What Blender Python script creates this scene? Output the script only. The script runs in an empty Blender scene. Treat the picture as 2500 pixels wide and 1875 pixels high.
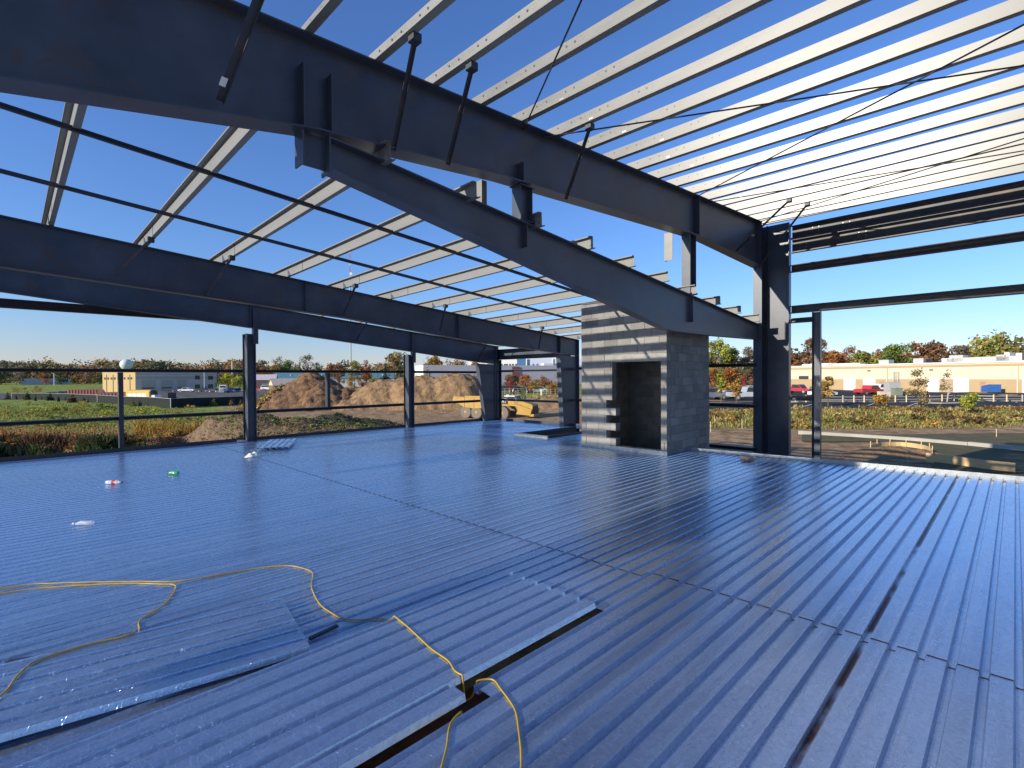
import bpy, math, random
import numpy as np
from mathutils import Vector, Matrix
random.seed(7); rnd = random.Random(11)
C = bpy.context.scene.collection
S = bpy.context.scene

# ------------------------------------------------------------ camera, sky, sun, exposure
F, CX, CY, HC = 1232.0, 1250.0, 937.5, 1.84          # focal length and centre of the 2500 px wide photo, eye height above deck
def _n(v): v = np.array(v, float); return v/np.linalg.norm(v)
_a = _n([2480-CX, 915-CY, F]); _b = _n([15-CX, 929-CY, F])
_u = _n(np.cross(_b, _a)); _u = -_u if _u[1] > 0 else _u
_m = _n(_a+_b); _d = _a-_b; _d = _d-_m*(_d@_m); _d = _n(_d-_u*(_d@_u)); _m = _n(_m-_u*(_m@_u))
R = np.stack([(_m+_d)/2**.5, (_m-_d)/2**.5, _u], 1)
CAM = np.array([0, 0, HC])
def ray(x, y): return R.T@np.array([(x-CX)/F, (y-CY)/F, 1.])
def on(x, y, ax, v): r = ray(x, y); return CAM+r*((v-CAM[ax])/r[ax])
def at(x, y, Z): return CAM+ray(x, y)*Z               # a point seen in that direction, Z metres ahead
def proj(p): q = R@(np.array(p, float)-CAM); return CX+F*q[0]/q[2], CY+F*q[1]/q[2], q[2]
cd = bpy.data.cameras.new('camera'); cam = bpy.data.objects.new('camera', cd); C.objects.link(cam)
cd.sensor_width = 36; cd.lens = 36*F/2500; cd.clip_end = 9000; cd.clip_start = .02
cam.matrix_world = Matrix(((R[0,0], -R[1,0], -R[2,0], 0), (R[0,1], -R[1,1], -R[2,1], 0), (R[0,2], -R[1,2], -R[2,2], HC), (0,0,0,1)))
S.camera = cam
SUN = Vector((1, -.205, -.345)).normalized()            # the way sunlight travels
w = bpy.data.worlds.new('World'); S.world = w; w.use_nodes = True
nt = w.node_tree; nt.nodes.clear()
sk = nt.nodes.new('ShaderNodeTexSky'); sk.sky_type = 'NISHITA'; sk.sun_disc = False
sk.sun_elevation = math.asin(-SUN.z); sk.sun_rotation = math.atan2(-SUN.x, -SUN.y)
sk.air_density = 1.3; sk.dust_density = 0; sk.ozone_density = 9; sk.altitude = 0
bg = nt.nodes.new('ShaderNodeBackground'); bg.inputs[1].default_value = .15
wo = nt.nodes.new('ShaderNodeOutputWorld')
tint = nt.nodes.new('ShaderNodeMix'); tint.data_type = 'RGBA'; tint.blend_type = 'MULTIPLY'; tint.inputs[0].default_value = 1; tint.inputs[7].default_value = (1.13, .92, 1, 1)
nt.links.new(sk.outputs[0], tint.inputs[6]); nt.links.new(tint.outputs[2], bg.inputs[0]); nt.links.new(bg.outputs[0], wo.inputs[0])
sd = bpy.data.lights.new('sun', 'SUN'); sd.energy = 4.9; sd.angle = math.radians(.55); sd.color = (1, .91, .78)
so = bpy.data.objects.new('sun', sd); C.objects.link(so); so.rotation_euler = SUN.to_track_quat('-Z', 'Y').to_euler()
S.view_settings.view_transform = 'Standard'; S.view_settings.look = 'None'; S.view_settings.gamma = 1
S.view_settings.exposure = 0.4
S.cycles.max_bounces = 6; S.cycles.transparent_max_bounces = 8

# ------------------------------------------------------------ helpers
class MB:
    def __init__(s): s.v = []; s.f = []; s.c = []
    def face(s, pts, col=None):
        i = len(s.v); s.v += [tuple(p) for p in pts]; s.f.append(tuple(range(i, i+len(pts)))); s.c.append(col)
    def prism(s, pts, ext, col=None):                     # polygon swept along a vector
        n = len(pts); i = len(s.v); e = Vector(ext)
        s.v += [tuple(p) for p in pts]+[tuple(Vector(p)+e) for p in pts]
        s.f.append(tuple(range(i+n-1, i-1, -1))); s.f.append(tuple(range(i+n, i+2*n)))
        for k in range(n): s.f.append((i+k, i+(k+1) % n, i+n+(k+1) % n, i+n+k))
        s.c += [col]*(n+2)
    def box(s, a, b, col=None):
        x0, y0, z0 = (min(a[i], b[i]) for i in range(3)); x1, y1, z1 = (max(a[i], b[i]) for i in range(3))
        s.prism([(x0,y0,z0),(x1,y0,z0),(x1,y1,z0),(x0,y1,z0)], (0,0,z1-z0), col)
    def bar(s, a, b, w, h, up=(0,0,1), col=None):         # rectangular bar from a to b
        a = Vector(a); b = Vector(b); d = (b-a).normalized(); u = Vector(up)
        r = d.cross(u)
        if r.length < 1e-4: r = d.cross(Vector((1,0,0)))
        r.normalize(); u = r.cross(d).normalized(); r *= w/2; u *= h/2
        s.prism([a-r-u, a+r-u, a+r+u, a-r+u], b-a, col)
    def tube(s, pts, r, n=8, col=None, caps=True):
        P = [Vector(p) for p in pts]; rs = r if isinstance(r, (list, tuple)) else [r]*len(P); rings = []
        for k, p in enumerate(P):
            d = (P[min(k+1, len(P)-1)]-P[max(k-1, 0)]).normalized()
            a = d.cross(Vector((0,0,1)))
            if a.length < .05: a = d.cross(Vector((1,0,0)))
            a.normalize(); b = a.cross(d); i = len(s.v)
            s.v += [tuple(p+(a*math.cos(t)+b*math.sin(t))*rs[k]) for t in [2*math.pi*j/n for j in range(n)]]
            rings.append(i)
        for q, t in zip(rings, rings[1:]):
            for j in range(n): s.f.append((q+j, q+(j+1) % n, t+(j+1) % n, t+j)); s.c.append(col)
        if caps:
            s.f.append(tuple(range(rings[0]+n-1, rings[0]-1, -1))); s.f.append(tuple(range(rings[-1], rings[-1]+n))); s.c += [col]*2
    def lathe(s, prof, c=(0,0,0), n=12, axis=(0,0,1), col=None):   # profile (radius, height)
        z = Vector(axis).normalized(); x = z.orthogonal().normalized(); y = z.cross(x); c = Vector(c); rings = []
        for r, h in prof:
            rings.append(len(s.v))
            s.v += [tuple(c+z*h+(x*math.cos(t)+y*math.sin(t))*max(r, 1e-4)) for t in [2*math.pi*j/n for j in range(n)]]
        for q, t in zip(rings, rings[1:]):
            for j in range(n): s.f.append((q+j, q+(j+1) % n, t+(j+1) % n, t+j)); s.c.append(col)
        s.f.append(tuple(range(rings[0]+n-1, rings[0]-1, -1))); s.f.append(tuple(range(rings[-1], rings[-1]+n))); s.c += [col]*2
    def xf(s, M):
        s.v = [tuple(M@Vector(p)) for p in s.v]; return s
    def build(s, name, m, parent=None, smooth=False, base=None, world=True):
        """world=True: the verts are world points; the mesh is moved to its own base (top level) or its parent's"""
        if parent is not None: o0 = root_off(parent) if world else (0,0,0)
        elif base is not None: o0 = base
        else:
            a = np.array(s.v); o0 = (float((a[:,0].min()+a[:,0].max())/2), float((a[:,1].min()+a[:,1].max())/2), float(a[:,2].min()))
        me = bpy.data.meshes.new(name); v = np.array(s.v)-np.array(o0)
        me.from_pydata([tuple(p) for p in v], [], s.f)
        if any(c is not None for c in s.c):
            ca = me.color_attributes.new('tone', 'FLOAT_COLOR', 'CORNER'); buf = []
            for f, c in zip(s.f, s.c):
                c = c if c is not None else .5
                c = (c, c, c, 1) if not isinstance(c, tuple) else c+(1,)
                buf += list(c)*len(f)
            ca.data.foreach_set('color', buf)
        me.materials.append(m); me.validate()
        if smooth: me.polygons.foreach_set('use_smooth', [True]*len(me.polygons))
        o = bpy.data.objects.new(name, me); C.objects.link(o)
        if parent is not None: o.parent = parent
        else: o.location = o0
        return o
OFF = {}
def root_off(o):
    t = np.zeros(3)
    while o is not None: t = t+np.array(o.location); o = o.parent
    return tuple(t)
def tag(o, label=None, cat=None, group=None, kind=None):
    if label: o['label'] = label
    if cat: o['category'] = cat
    if group: o['group'] = group
    if kind: o['kind'] = kind
    return o
def thing(name, label, cat, loc=(0,0,0), group=None, rz=0):
    o = bpy.data.objects.new(name, None); C.objects.link(o); o.location = tuple(loc); o.rotation_euler = (0,0,rz); o.empty_display_size = .2
    return tag(o, label, cat, group)
def dup(root, loc, label=None, rz=None, group=None):
    r = root.copy(); C.objects.link(r); r.location = tuple(loc)
    if rz is not None: r.rotation_euler = (0,0,rz)
    if label: r['label'] = label
    if group: r['group'] = group
    for ch in list(root.children):
        c = ch.copy(); C.objects.link(c); c.parent = r
        for g in list(ch.children):
            d = g.copy(); C.objects.link(d); d.parent = c
    return r
ORD = ['first','second','third','fourth','fifth','sixth','seventh','eighth','ninth','tenth','eleventh','twelfth','thirteenth','fourteenth','fifteenth','sixteenth','seventeenth','eighteenth','nineteenth','twentieth']

# ------------------------------------------------------------ materials
def nodes(name):
    m = bpy.data.materials.new(name); m.use_nodes = True; t = m.node_tree
    return m, t, t.nodes['Principled BSDF']
def N(t, ty, **kw):
    n = t.nodes.new('ShaderNode'+ty)
    for k, v in kw.items(): setattr(n, k, v)
    return n
def ramp(t, stops):
    r = N(t, 'ValToRGB'); e = r.color_ramp.elements
    while len(e) < len(stops): e.new(.5)
    for el, (p, c) in zip(e, stops): el.position = p; el.color = (*c, 1) if len(c) == 3 else c
    return r
def noise(t, co, scale, detail=4, rough=.55, dist=0, sc=None):
    n = N(t, 'TexNoise'); n.inputs['Scale'].default_value = scale; n.inputs['Detail'].default_value = detail
    n.inputs['Roughness'].default_value = rough; n.inputs['Distortion'].default_value = dist
    if sc:
        mp = N(t, 'Mapping'); mp.inputs['Scale'].default_value = sc; t.links.new(co, mp.inputs[0]); co = mp.outputs[0]
    t.links.new(co, n.inputs['Vector']); return n
def mixc(t, fac, a, b, mode='MIX'):
    n = N(t, 'Mix', data_type='RGBA', blend_type=mode)
    for s, v in ((0, fac), (6, a), (7, b)):
        if hasattr(v, 'default_value') or hasattr(v, 'is_linked'): t.links.new(v, n.inputs[s])
        elif isinstance(v, tuple): n.inputs[s].default_value = (*v, 1)
        else: n.inputs[s].default_value = v
    return n.outputs[2]
def paint(name, col, rough=.55, metal=0., var=.18, scale=3, bump=0., bscale=60, stain=None, stain_amt=.1, sc=None, tone=False, alpha=1, spec=.5, coat=0, orand=0):
    m, t, p = nodes(name); co = N(t, 'TexCoord').outputs['Object']
    nz = noise(t, co, scale, 6, .6, sc=sc)
    lo = tuple(max(0, c*(1-var)) for c in col); hi = tuple(min(1, c*(1+var)) for c in col)
    r = ramp(t, [(.3, lo), (.7, hi)]); t.links.new(nz.outputs[0], r.inputs[0]); c = r.outputs[0]
    if tone:
        a = N(t, 'VertexColor', layer_name='tone')
        c = mixc(t, 1.0, c, a.outputs[0], 'MULTIPLY')
        g = N(t, 'Gamma'); g.inputs[1].default_value = 1.0
    if stain:
        s1 = noise(t, co, 2.3, 8, .7, 1.2, sc=sc); rr = ramp(t, [(1-stain_amt-.42, (0,0,0)), (1-stain_amt-.3, (1,1,1))])
        t.links.new(s1.outputs[0], rr.inputs[0]); c = mixc(t, rr.outputs[0], c, stain)
    if orand:
        oi = N(t, 'ObjectInfo'); mr = N(t, 'MapRange'); mr.inputs[3].default_value = 1-orand; mr.inputs[4].default_value = 1+orand; t.links.new(oi.outputs['Random'], mr.inputs[0]); c = mixc(t, 1., c, mr.outputs[0], 'MULTIPLY')
    t.links.new(c, p.inputs['Base Color'])
    p.inputs['Metallic'].default_value = metal; p.inputs['Specular IOR Level'].default_value = spec; p.inputs['Coat Weight'].default_value = coat
    rm = N(t, 'MapRange'); rm.inputs[3].default_value = max(.02, rough-.1); rm.inputs[4].default_value = min(1, rough+.1)
    t.links.new(nz.outputs[0], rm.inputs[0]); t.links.new(rm.outputs[0], p.inputs['Roughness'])
    if bump:
        b = noise(t, co, bscale, 5, .6); bn = N(t, 'Bump'); bn.inputs['Strength'].default_value = 1; bn.inputs['Distance'].default_value = bump
        t.links.new(b.outputs[0], bn.inputs['Height']); t.links.new(bn.outputs[0], p.inputs['Normal'])
    if alpha < 1: p.inputs['Alpha'].default_value = alpha
    return m
def leafmat(name, col, trans=.3):
    m, t, p = nodes(name)
    a = N(t, 'VertexColor', layer_name='tone'); c = mixc(t, 1., col, a.outputs[0], 'MULTIPLY')
    t.links.new(c, p.inputs['Base Color']); p.inputs['Roughness'].default_value = .75; p.inputs['Specular IOR Level'].default_value = .2
    tr = N(t, 'BsdfTranslucent'); t.links.new(c, tr.inputs[0]); mx = N(t, 'MixShader'); mx.inputs[0].default_value = trans
    t.links.new(p.outputs[0], mx.inputs[1]); t.links.new(tr.outputs[0], mx.inputs[2]); t.links.new(mx.outputs[0], t.nodes['Material Output'].inputs[0])
    return m
def deckmat(name, wet=1.):
    m, t, p = nodes(name); co = N(t, 'TexCoord').outputs['Object']
    st = noise(t, co, 1., 6, .65, .3, sc=(.35, 7, 1)); big = noise(t, co, .55, 3, .5, .2)
    sp = N(t, 'TexVoronoi'); sp.inputs['Scale'].default_value = 70; t.links.new(co, sp.inputs['Vector'])
    r = ramp(t, [(.25, (.38,.48,.63)), (.75, (.60,.70,.84))]); t.links.new(st.outputs[0], r.inputs[0])
    spr = ramp(t, [(0, (.86,.86,.86)), (1, (1.08,1.08,1.08))]); t.links.new(sp.outputs['Color'], spr.inputs[0])
    c = mixc(t, 1., r.outputs[0], spr.outputs[0], 'MULTIPLY')
    ru = noise(t, co, 1.3, 7, .7, .6, sc=(.6, 5, 1)); rr = ramp(t, [(.68, (0,0,0)), (.8, (.75,.75,.75))]); t.links.new(ru.outputs[0], rr.inputs[0])
    c = mixc(t, rr.outputs[0], c, (.22,.15,.10))
    sx = N(t, 'SeparateXYZ'); t.links.new(co, sx.inputs[0]); sy = N(t, 'Math', operation='SUBTRACT'); sy.inputs[1].default_value = .742; t.links.new(sx.outputs[1], sy.inputs[0])
    ab = N(t, 'Math', operation='ABSOLUTE'); t.links.new(sy.outputs[0], ab.inputs[0]); ln = ramp(t, [(.008, (1,1,1)), (.02, (0,0,0))]); t.links.new(ab.outputs[0], ln.inputs[0])
    lr = noise(t, co, 1.1, 4, .6, 0, sc=(1,2,1)); lq = ramp(t, [(.40, (0,0,0)), (.52, (1,1,1))]); t.links.new(lr.outputs[0], lq.inputs[0])
    c = mixc(t, mixc(t, 1., ln.outputs[0], lq.outputs[0], 'MULTIPLY'), c, (.10,.035,.02))
    t.links.new(c, p.inputs['Base Color']); p.inputs['Metallic'].default_value = .88
    # beads and films of rain water
    dr = noise(t, co, 21, 2, .4, 1.2, sc=(1.7, .8, 1)); d1 = ramp(t, [(.545, (0,0,0)), (.575, (.75,.75,.75)), (.64, (1,1,1))]); t.links.new(dr.outputs[0], d1.inputs[0])
    pa = ramp(t, [(.32, (0,0,0)), (.42, (1,1,1))]); t.links.new(big.outputs[0], pa.inputs[0])
    dm = mixc(t, 1., d1.outputs[0], pa.outputs[0], 'MULTIPLY')
    fine = noise(t, co, 190, 2, .5); lowf = noise(t, co, 3.5, 3, .5, .4, sc=(.6, 1.6, 1))
    b0 = N(t, 'Bump'); b0.inputs['Distance'].default_value = .008; b0.inputs['Strength'].default_value = .5; t.links.new(lowf.outputs[0], b0.inputs['Height'])
    b1 = N(t, 'Bump'); b1.inputs['Distance'].default_value = .0009; b1.inputs['Strength'].default_value = wet; t.links.new(dm, b1.inputs['Height']); t.links.new(b0.outputs[0], b1.inputs['Normal'])
    b2 = N(t, 'Bump'); b2.inputs['Distance'].default_value = .0002; b2.inputs['Strength'].default_value = .3; t.links.new(fine.outputs[0], b2.inputs['Height']); t.links.new(b1.outputs[0], b2.inputs['Normal'])
    t.links.new(b2.outputs[0], p.inputs['Normal'])
    rg = N(t, 'MapRange'); rg.inputs[1].default_value = .3; rg.inputs[2].default_value = .7; rg.inputs[3].default_value = .20; rg.inputs[4].default_value = .34
    t.links.new(st.outputs[0], rg.inputs[0]); t.links.new(rg.outputs[0], p.inputs['Roughness'])
    return m
def groundmat(name):
    m, t, p = nodes(name); co = N(t, 'TexCoord').outputs['Object']
    z = N(t, 'VertexColor', layer_name='zone'); sep = N(t, 'SeparateColor'); t.links.new(z.outputs[0], sep.inputs[0])
    n1 = noise(t, co, .12, 8, .65, .5); n2 = noise(t, co, 1.1, 8, .7); n3 = noise(t, co, .35, 6, .6, .8)
    so_ = ramp(t, [(.28, (.22,.135,.07)), (.52, (.42,.275,.145)), (.75, (.53,.37,.21))]); t.links.new(n2.outputs[0], so_.inputs[0])
    gr = ramp(t, [(.3, (.13,.21,.03)), (.5, (.27,.33,.05)), (.7, (.44,.40,.09))]); t.links.new(n3.outputs[0], gr.inputs[0])
    dry = ramp(t, [(.25, (.17,.13,.045)), (.6, (.40,.30,.115)), (.8, (.50,.39,.18))]); t.links.new(n3.outputs[0], dry.inputs[0])
    fl = ramp(t, [(.35, (.62,.62,.62)), (.7, (1.12,1.12,1.12))]); t.links.new(n2.outputs[0], fl.inputs[0])
    def fuzzy(s):
        a = N(t, 'Math', operation='ADD'); t.links.new(s, a.inputs[0]); t.links.new(n1.outputs[0], a.inputs[1])
        r = ramp(t, [(.85/2, (0,0,0)), (1.15/2, (1,1,1))]); h = N(t, 'Math', operation='MULTIPLY'); h.inputs[1].default_value = .5
        t.links.new(a.outputs[0], h.inputs[0]); t.links.new(h.outputs[0], r.inputs[0]); return r.outputs[0]
    c = mixc(t, fuzzy(sep.outputs[1]), so_.outputs[0], dry.outputs[0])
    c = mixc(t, fuzzy(sep.outputs[0]), c, gr.outputs[0])
    c = mixc(t, 1., c, fl.outputs[0], 'MULTIPLY')
    t.links.new(c, p.inputs['Base Color']); p.inputs['Roughness'].default_value = .95; p.inputs['Specular IOR Level'].default_value = .15
    bn = N(t, 'Bump'); bn.inputs['Distance'].default_value = .35; bn.inputs['Strength'].default_value = .8; t.links.new(n2.outputs[0], bn.inputs['Height'])
    t.links.new(bn.outputs[0], p.inputs['Normal'])
    return m
STEEL = paint('primed_steel', (.056,.069,.092), .38, 0, .34, 1.1, .0006, 14, stain=(.085,.062,.05), stain_amt=.02)
STEELD = paint('dark_steel', (.035,.04,.047), .5, 0, .2, 2, stain=(.09,.05,.035), stain_amt=.05)
def purlinmat():
    m = paint('purlin_steel', (.215,.21,.182), .36, 0, .10, .8, 0, sc=(1,.8,5), orand=.16, spec=.5); t = m.node_tree; p = t.nodes['Principled BSDF']
    co = N(t, 'TexCoord').outputs['Object']; lk = p.inputs['Base Color'].links[0].from_socket
    sq = noise(t, co, 7, 3, .6, 2.5, sc=(1,1,1.8)); band = ramp(t, [(.482, (0,0,0)), (.494, (1,1,1)), (.506, (1,1,1)), (.518, (0,0,0))]); t.links.new(sq.outputs[0], band.inputs[0])
    mk = noise(t, co, 1.1, 2, .5, 0, sc=(1,1,1)); mr = ramp(t, [(.54, (0,0,0)), (.60, (.8,.8,.8))]); t.links.new(mk.outputs[0], mr.inputs[0])
    f = mixc(t, 1., band.outputs[0], mr.outputs[0], 'MULTIPLY'); t.links.new(mixc(t, f, lk, (.10,.075,.04)), p.inputs['Base Color']); return m
PURL = purlinmat()
PURL2 = paint('lower_purlin_steel', (.20,.20,.185), .5, 0, .1, 1.0, 0, sc=(1,.3,3), spec=.3)
GALV = paint('galvanised_angle', (.32,.33,.32), .4, .35, .15, 6, 0)
BOLT = paint('bolt_steel', (.09,.09,.085), .4, .5, .1)
PAPER = paint('paper_tag', (.82,.82,.78), .7, 0, .05)
RUST = paint('rusty_steel', (.17,.075,.035), .8, .2, .4, 12, .002, 60)
DECK = deckmat('wet_galvanised_deck'); 
BLOCK = paint('concrete_block', (.235,.225,.205), .92, 0, .14, 2.2, .004, 45, tone=True, spec=.2)
LINTEL = paint('cast_lintel', (.26,.25,.22), .9, 0, .2, 5, .003, 60)
CONC = paint('curb_concrete', (.36,.34,.28), .9, 0, .12, 1.5, .004, 12)
SOILP = paint('pile_soil', (.285,.18,.092), .97, 0, .35, .9, .22, 2.3, spec=.1)
SOILD = paint('dark_pile_soil', (.19,.112,.062), .97, 0, .45, 1.0, .3, 1.9, spec=.1)
YCORD = paint('yellow_cord', (.40,.26,.02), .45, 0, .1)

# ------------------------------------------------------------ floor deck (fluted sheets) and its edges
PITCH = .1524
PROFILE = [(0, 0), (.101, 0), (.111, -.038), (.142, -.038), (.1524, 0)]
def flutes(mb, y0, y1, xr, z=0, lap=None):
    k0 = math.floor(y0/PITCH); k1 = math.ceil(y1/PITCH)
    for k in range(k0, k1):
        y = k*PITCH
        if y < y0-1e-6 or y+PITCH > y1+PITCH*.6: continue
        for (a, b, dz) in xr(y+PITCH/2):
            for (p, h), (q, g) in zip(PROFILE, PROFILE[1:]):
                mb.face([(a, y+p, z+h+dz), (b, y+p, z+h+dz), (b, y+q, z+g+dz), (a, y+q, z+g+dz)])
            if False:                                    # the sheet end shows as a thin step
                for (p, h), (q, g) in zip(PROFILE, PROFILE[1:]):
                    mb.face([(a, y+p, z+h+dz), (a, y+q, z+g+dz), (a, y+q, z+g-.001), (a, y+p, z+h-.001)])
def xedge(y): return 12.43-.072*y
LAPX = 4.12
def dx(y):
    e = xedge(y) if y < 5.76 else (10.84 if y < 8.24 else 15.05)
    lap = LAPX+(.13 if y < 2.4 else 0)
    if 2.29 < y < 2.43: return [(-6, -2.2, 0), (3.3, lap, 0), (lap+.003, e, .005)]
    if 2.14 < y < 2.28: return [(-6, -2.2, 0), (1.95, lap, 0), (lap+.003, e, .005)]
    if y > 9.98 and y < 11.32: return [(-6, lap, 0), (lap+.003, 11.5, .005), (14.6, e, .005)]
    return [(-6, lap, 0), (lap+.003, e, .005)]
mb = MB(); flutes(mb, -3.05, 16.15, dx)
tag(mb.build('floor_deck', DECK, base=(0,0,0)), kind='structure')

def angle(name, label, a, b, h, leg, inward, m=GALV, zb=-.02, t=.006, group=None):
    mb = MB(); a = Vector(a); b = Vector(b); d = (b-a).normalized(); n = Vector(inward)
    mb.prism([a+Vector((0,0,zb)), a+Vector((0,0,h)), a+n*t+Vector((0,0,h)), a+n*t+Vector((0,0,zb))], b-a)
    mb.prism([a+n*t+Vector((0,0,zb)), a+n*leg+Vector((0,0,zb)), a+n*leg+Vector((0,0,zb+t)), a+n*t+Vector((0,0,zb+t))], b-a)
    return tag(mb.build(name, m), label, 'edge angle', group)
angle('edge_angle', 'pale galvanised pour stop along the right-hand deck edge past the tall column', (xedge(5.72)+.0, 5.72, 0), (xedge(-3), -3, 0), .075, .12, (-1,0,0))
angle('edge_angle', 'dark upturned steel angle along the far deck edge under the grass view', (-6, 16.2, 0), (15.05, 16.2, 0), .10, .1, (0,-1,0), STEELD)
angle('edge_angle', 'dark low edge angle between the corner column and the second column', (15.1, 16.2, 0), (15.1, 8.75, 0), .10, .1, (-1,0,0), STEEL)
r = thing('floor_opening_frame', 'upturned steel angles framing the dark floor opening left of the block shaft', 'opening frame', (11.5, 10.6, 0))
mb = MB(); mb.box((11.44,9.93,-.05),(11.5,11.33,.085)); mb.build('front_angle', GALV, r)
mb = MB(); mb.box((11.5,9.93,-.05),(14.6,9.98,.085)); mb.box((11.5,11.28,-.05),(14.6,11.33,.06)); mb.build('side_angle', STEELD, r)
mb = MB(); mb.box((11.5,9.98,-.75),(14.6,11.28,-.7)); mb.box((11.5,9.99,-.7),(11.52,11.27,-.06)); mb.box((11.5,11.29,-.7),(14.6,11.31,-.06)); mb.build('pit_shade_box', STEELD, r)  # dark box added so the opening reads as deep shade
# beams that carry the deck
def ibeam(mb, a, b, h, wf, tf=.012, tw=.009):
    a = Vector(a); b = Vector(b); d = (b-a).normalized(); s = d.cross(Vector((0,0,1))).normalized()
    mb.bar(a-Vector((0,0,tf/2)), b-Vector((0,0,tf/2)), wf, tf); mb.bar(a-Vector((0,0,h-tf/2)), b-Vector((0,0,h-tf/2)), wf, tf)
    mb.bar(a-Vector((0,0,h/2)), b-Vector((0,0,h/2)), tw, h-2*tf)
def floorbeam(label, a, b, h=.45, wf=.18, m=STEELD):
    mb = MB(); ibeam(mb, a, b, h, wf); tag(mb.build('floor_beam', m), label, 'floor beam', 'beams under the deck')
floorbeam('dark beam under the pour stop at the right deck edge', (12.3, 5.9, -.06), (12.55, -3, -.06))
floorbeam('dark beam under the far deck edge', (-6, 16.1, -.06), (15, 16.1, -.06))
floorbeam('rust-stained beam seen down the gap between deck sheets', (-6, 2.33, -.10), (12, 2.33, -.10), .4, .16, RUST)
floorbeam('dark beam under the deck below the second column', (11.6, 11.9, -.06), (15, 11.9, -.06))

def sheet(label, y0, n, x0, x1, M, z, bend=0):
    """loose piece of the same deck, n flutes wide, local X along the flutes"""
    mb = MB()
    seg = [x0+(x1-x0)*i/12 for i in range(13)]
    for k in range(n):
        for (p, h), (q, g) in zip(PROFILE, PROFILE[1:]):
            for a, b in zip(seg, seg[1:]):
                def zz(x, yy): return z+bend*max(0, (x1-x)/(x1-x0))**1.5*max(0, 1-(yy/(n*PITCH))*1.2)
                ya = k*PITCH+p; yb = k*PITCH+q
                mb.face([(a, y0+ya, h+zz(a, ya)), (b, y0+ya, h+zz(b, ya)), (b, y0+yb, g+zz(b, yb)), (a, y0+yb, g+zz(a, yb))])
    y = y0+n*PITCH
    for a, b in zip(seg, seg[1:]):                        # down-turned lip along the near edge
        def z0(x): return z+bend*max(0, (x1-x)/(x1-x0))**1.5
        mb.face([(a, y0, z0(a)), (b, y0, z0(b)), (b, y0-.012, z0(b)-.038), (a, y0-.012, z0(a)-.038)])
    mb.xf(M); o = mb.build('deck_sheet', DECK)
    sm = o.modifiers.new('thickness', 'SOLIDIFY'); sm.thickness = .0016; sm.offset = 0
    return tag(o, label, 'deck sheet', 'loose deck sheets')
I4 = Matrix.Identity(4)
sheet('longest loose deck sheet, its end past the yellow cord beside the black gap', 2.337, 6, -2.2, 3.25, I4, .064)
sheet('loose deck sheet tucked underneath, its rusty lip beside the black gap at the bottom edge', 2.20, 2, -2.2, 1.81, I4, .052)
M3 = Matrix.Translation((1.41, 3.33, 0))@Matrix.Rotation(math.radians(-9.7), 4, 'Z')
sheet('crooked loose deck sheet with raised corner at the left foreground', 0, 6, -3.6, 0, M3, .056, .075)
Ms = Matrix.Translation((4.45, 13.62, 0))@Matrix.Rotation(math.radians(62), 4, 'Z')
sheet('short offcut of deck lying bright by the post at the far edge', -.75, 5, 0, 1.9, Ms, .09)

# ------------------------------------------------------------ steel frame
def poly(P, x):
    for (x0, z0), (x1, z1) in zip(P, P[1:]):
        if x0 <= x <= x1: return z0+(z1-z0)*(x-x0)/(x1-x0)
    return P[0][1] if x < P[0][0] else P[-1][1]
def rafter(label, Y, top, bot, wf, stiff=(), tf=.016, tw=.012, m=STEEL):
    xm = (top[0][0]+top[-1][0])/2
    r = thing('roof_rafter', label, 'rafter', (xm, Y, poly(bot, xm)))
    xs = sorted(set([p[0] for p in top]+[p[0] for p in bot])); xs = [x for x in xs if top[0][0] <= x <= top[-1][0]]
    mb = MB()
    for a, b in zip(xs, xs[1:]):
        mb.prism([(a,Y-tw/2,poly(bot,a)+tf),(b,Y-tw/2,poly(bot,b)+tf),(b,Y-tw/2,poly(top,b)-tf),(a,Y-tw/2,poly(top,a)-tf)], (0,tw,0))
    mb.build('web', m, r)
    for nm, P, s in (('top_flange', top, -1), ('bottom_flange', bot, 1)):
        mb = MB(); Q = [(x, poly(P, x)) for x in xs]
        for (a, za), (b, zb) in zip(Q, Q[1:]):
            mb.prism([(a,Y-wf/2,za),(b,Y-wf/2,zb),(b,Y-wf/2,zb+s*tf),(a,Y-wf/2,za+s*tf)], (0,wf,0))
        mb.build(nm, m, r)
    for (x, z0, z1) in stiff:
        lo = poly(bot, x)+tf if z0 is None else z0; hi = poly(top, x)-tf if z1 is None else z1
        mb = MB(); mb.box((x-.006,Y-wf/2+.004,lo),(x+.006,Y-tw/2,hi)); mb.build('stiffener', m, r)
    return r
Y0, Y2, Y3 = 5.15, 11.9, 16.0
def top1(x): return 5.165+.066*x
def top2(x): return 4.56-.0835*x
mtop = [(-8, top1(-8)), (14.948, top1(14.948))]
mbot = [(-8, 3.1), (-2.6, 3.45), (0, 3.955), (2.26, 4.37), (4.9, 4.63), (9.4, 4.90), (11.15, 5.0), (14.948, 4.90)]
big = rafter('deep tapered main rafter crossing overhead from the upper left to the tall column', Y0, mtop, mbot, .27,
             [(2.13,None,5.0),(2.42,None,5.0),(5.3,None,4.95),(11.0,None,None),(14.85,None,None),(-.75,None,None)])
ltop = [(2.42, 4.36), (14.948, 3.275)]
lbot = [(2.42, 4.02), (4.9, 3.62), (6.0, 3.43), (9.75, 2.80), (11.2, 2.80), (14.948, 2.87)]
lowr = rafter('slender rafter hung beneath the main rafter and running down to the tall column', Y0, ltop, lbot, .20,
              [(5.4,3.75,None),(10.75,3.05,None)])
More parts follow.
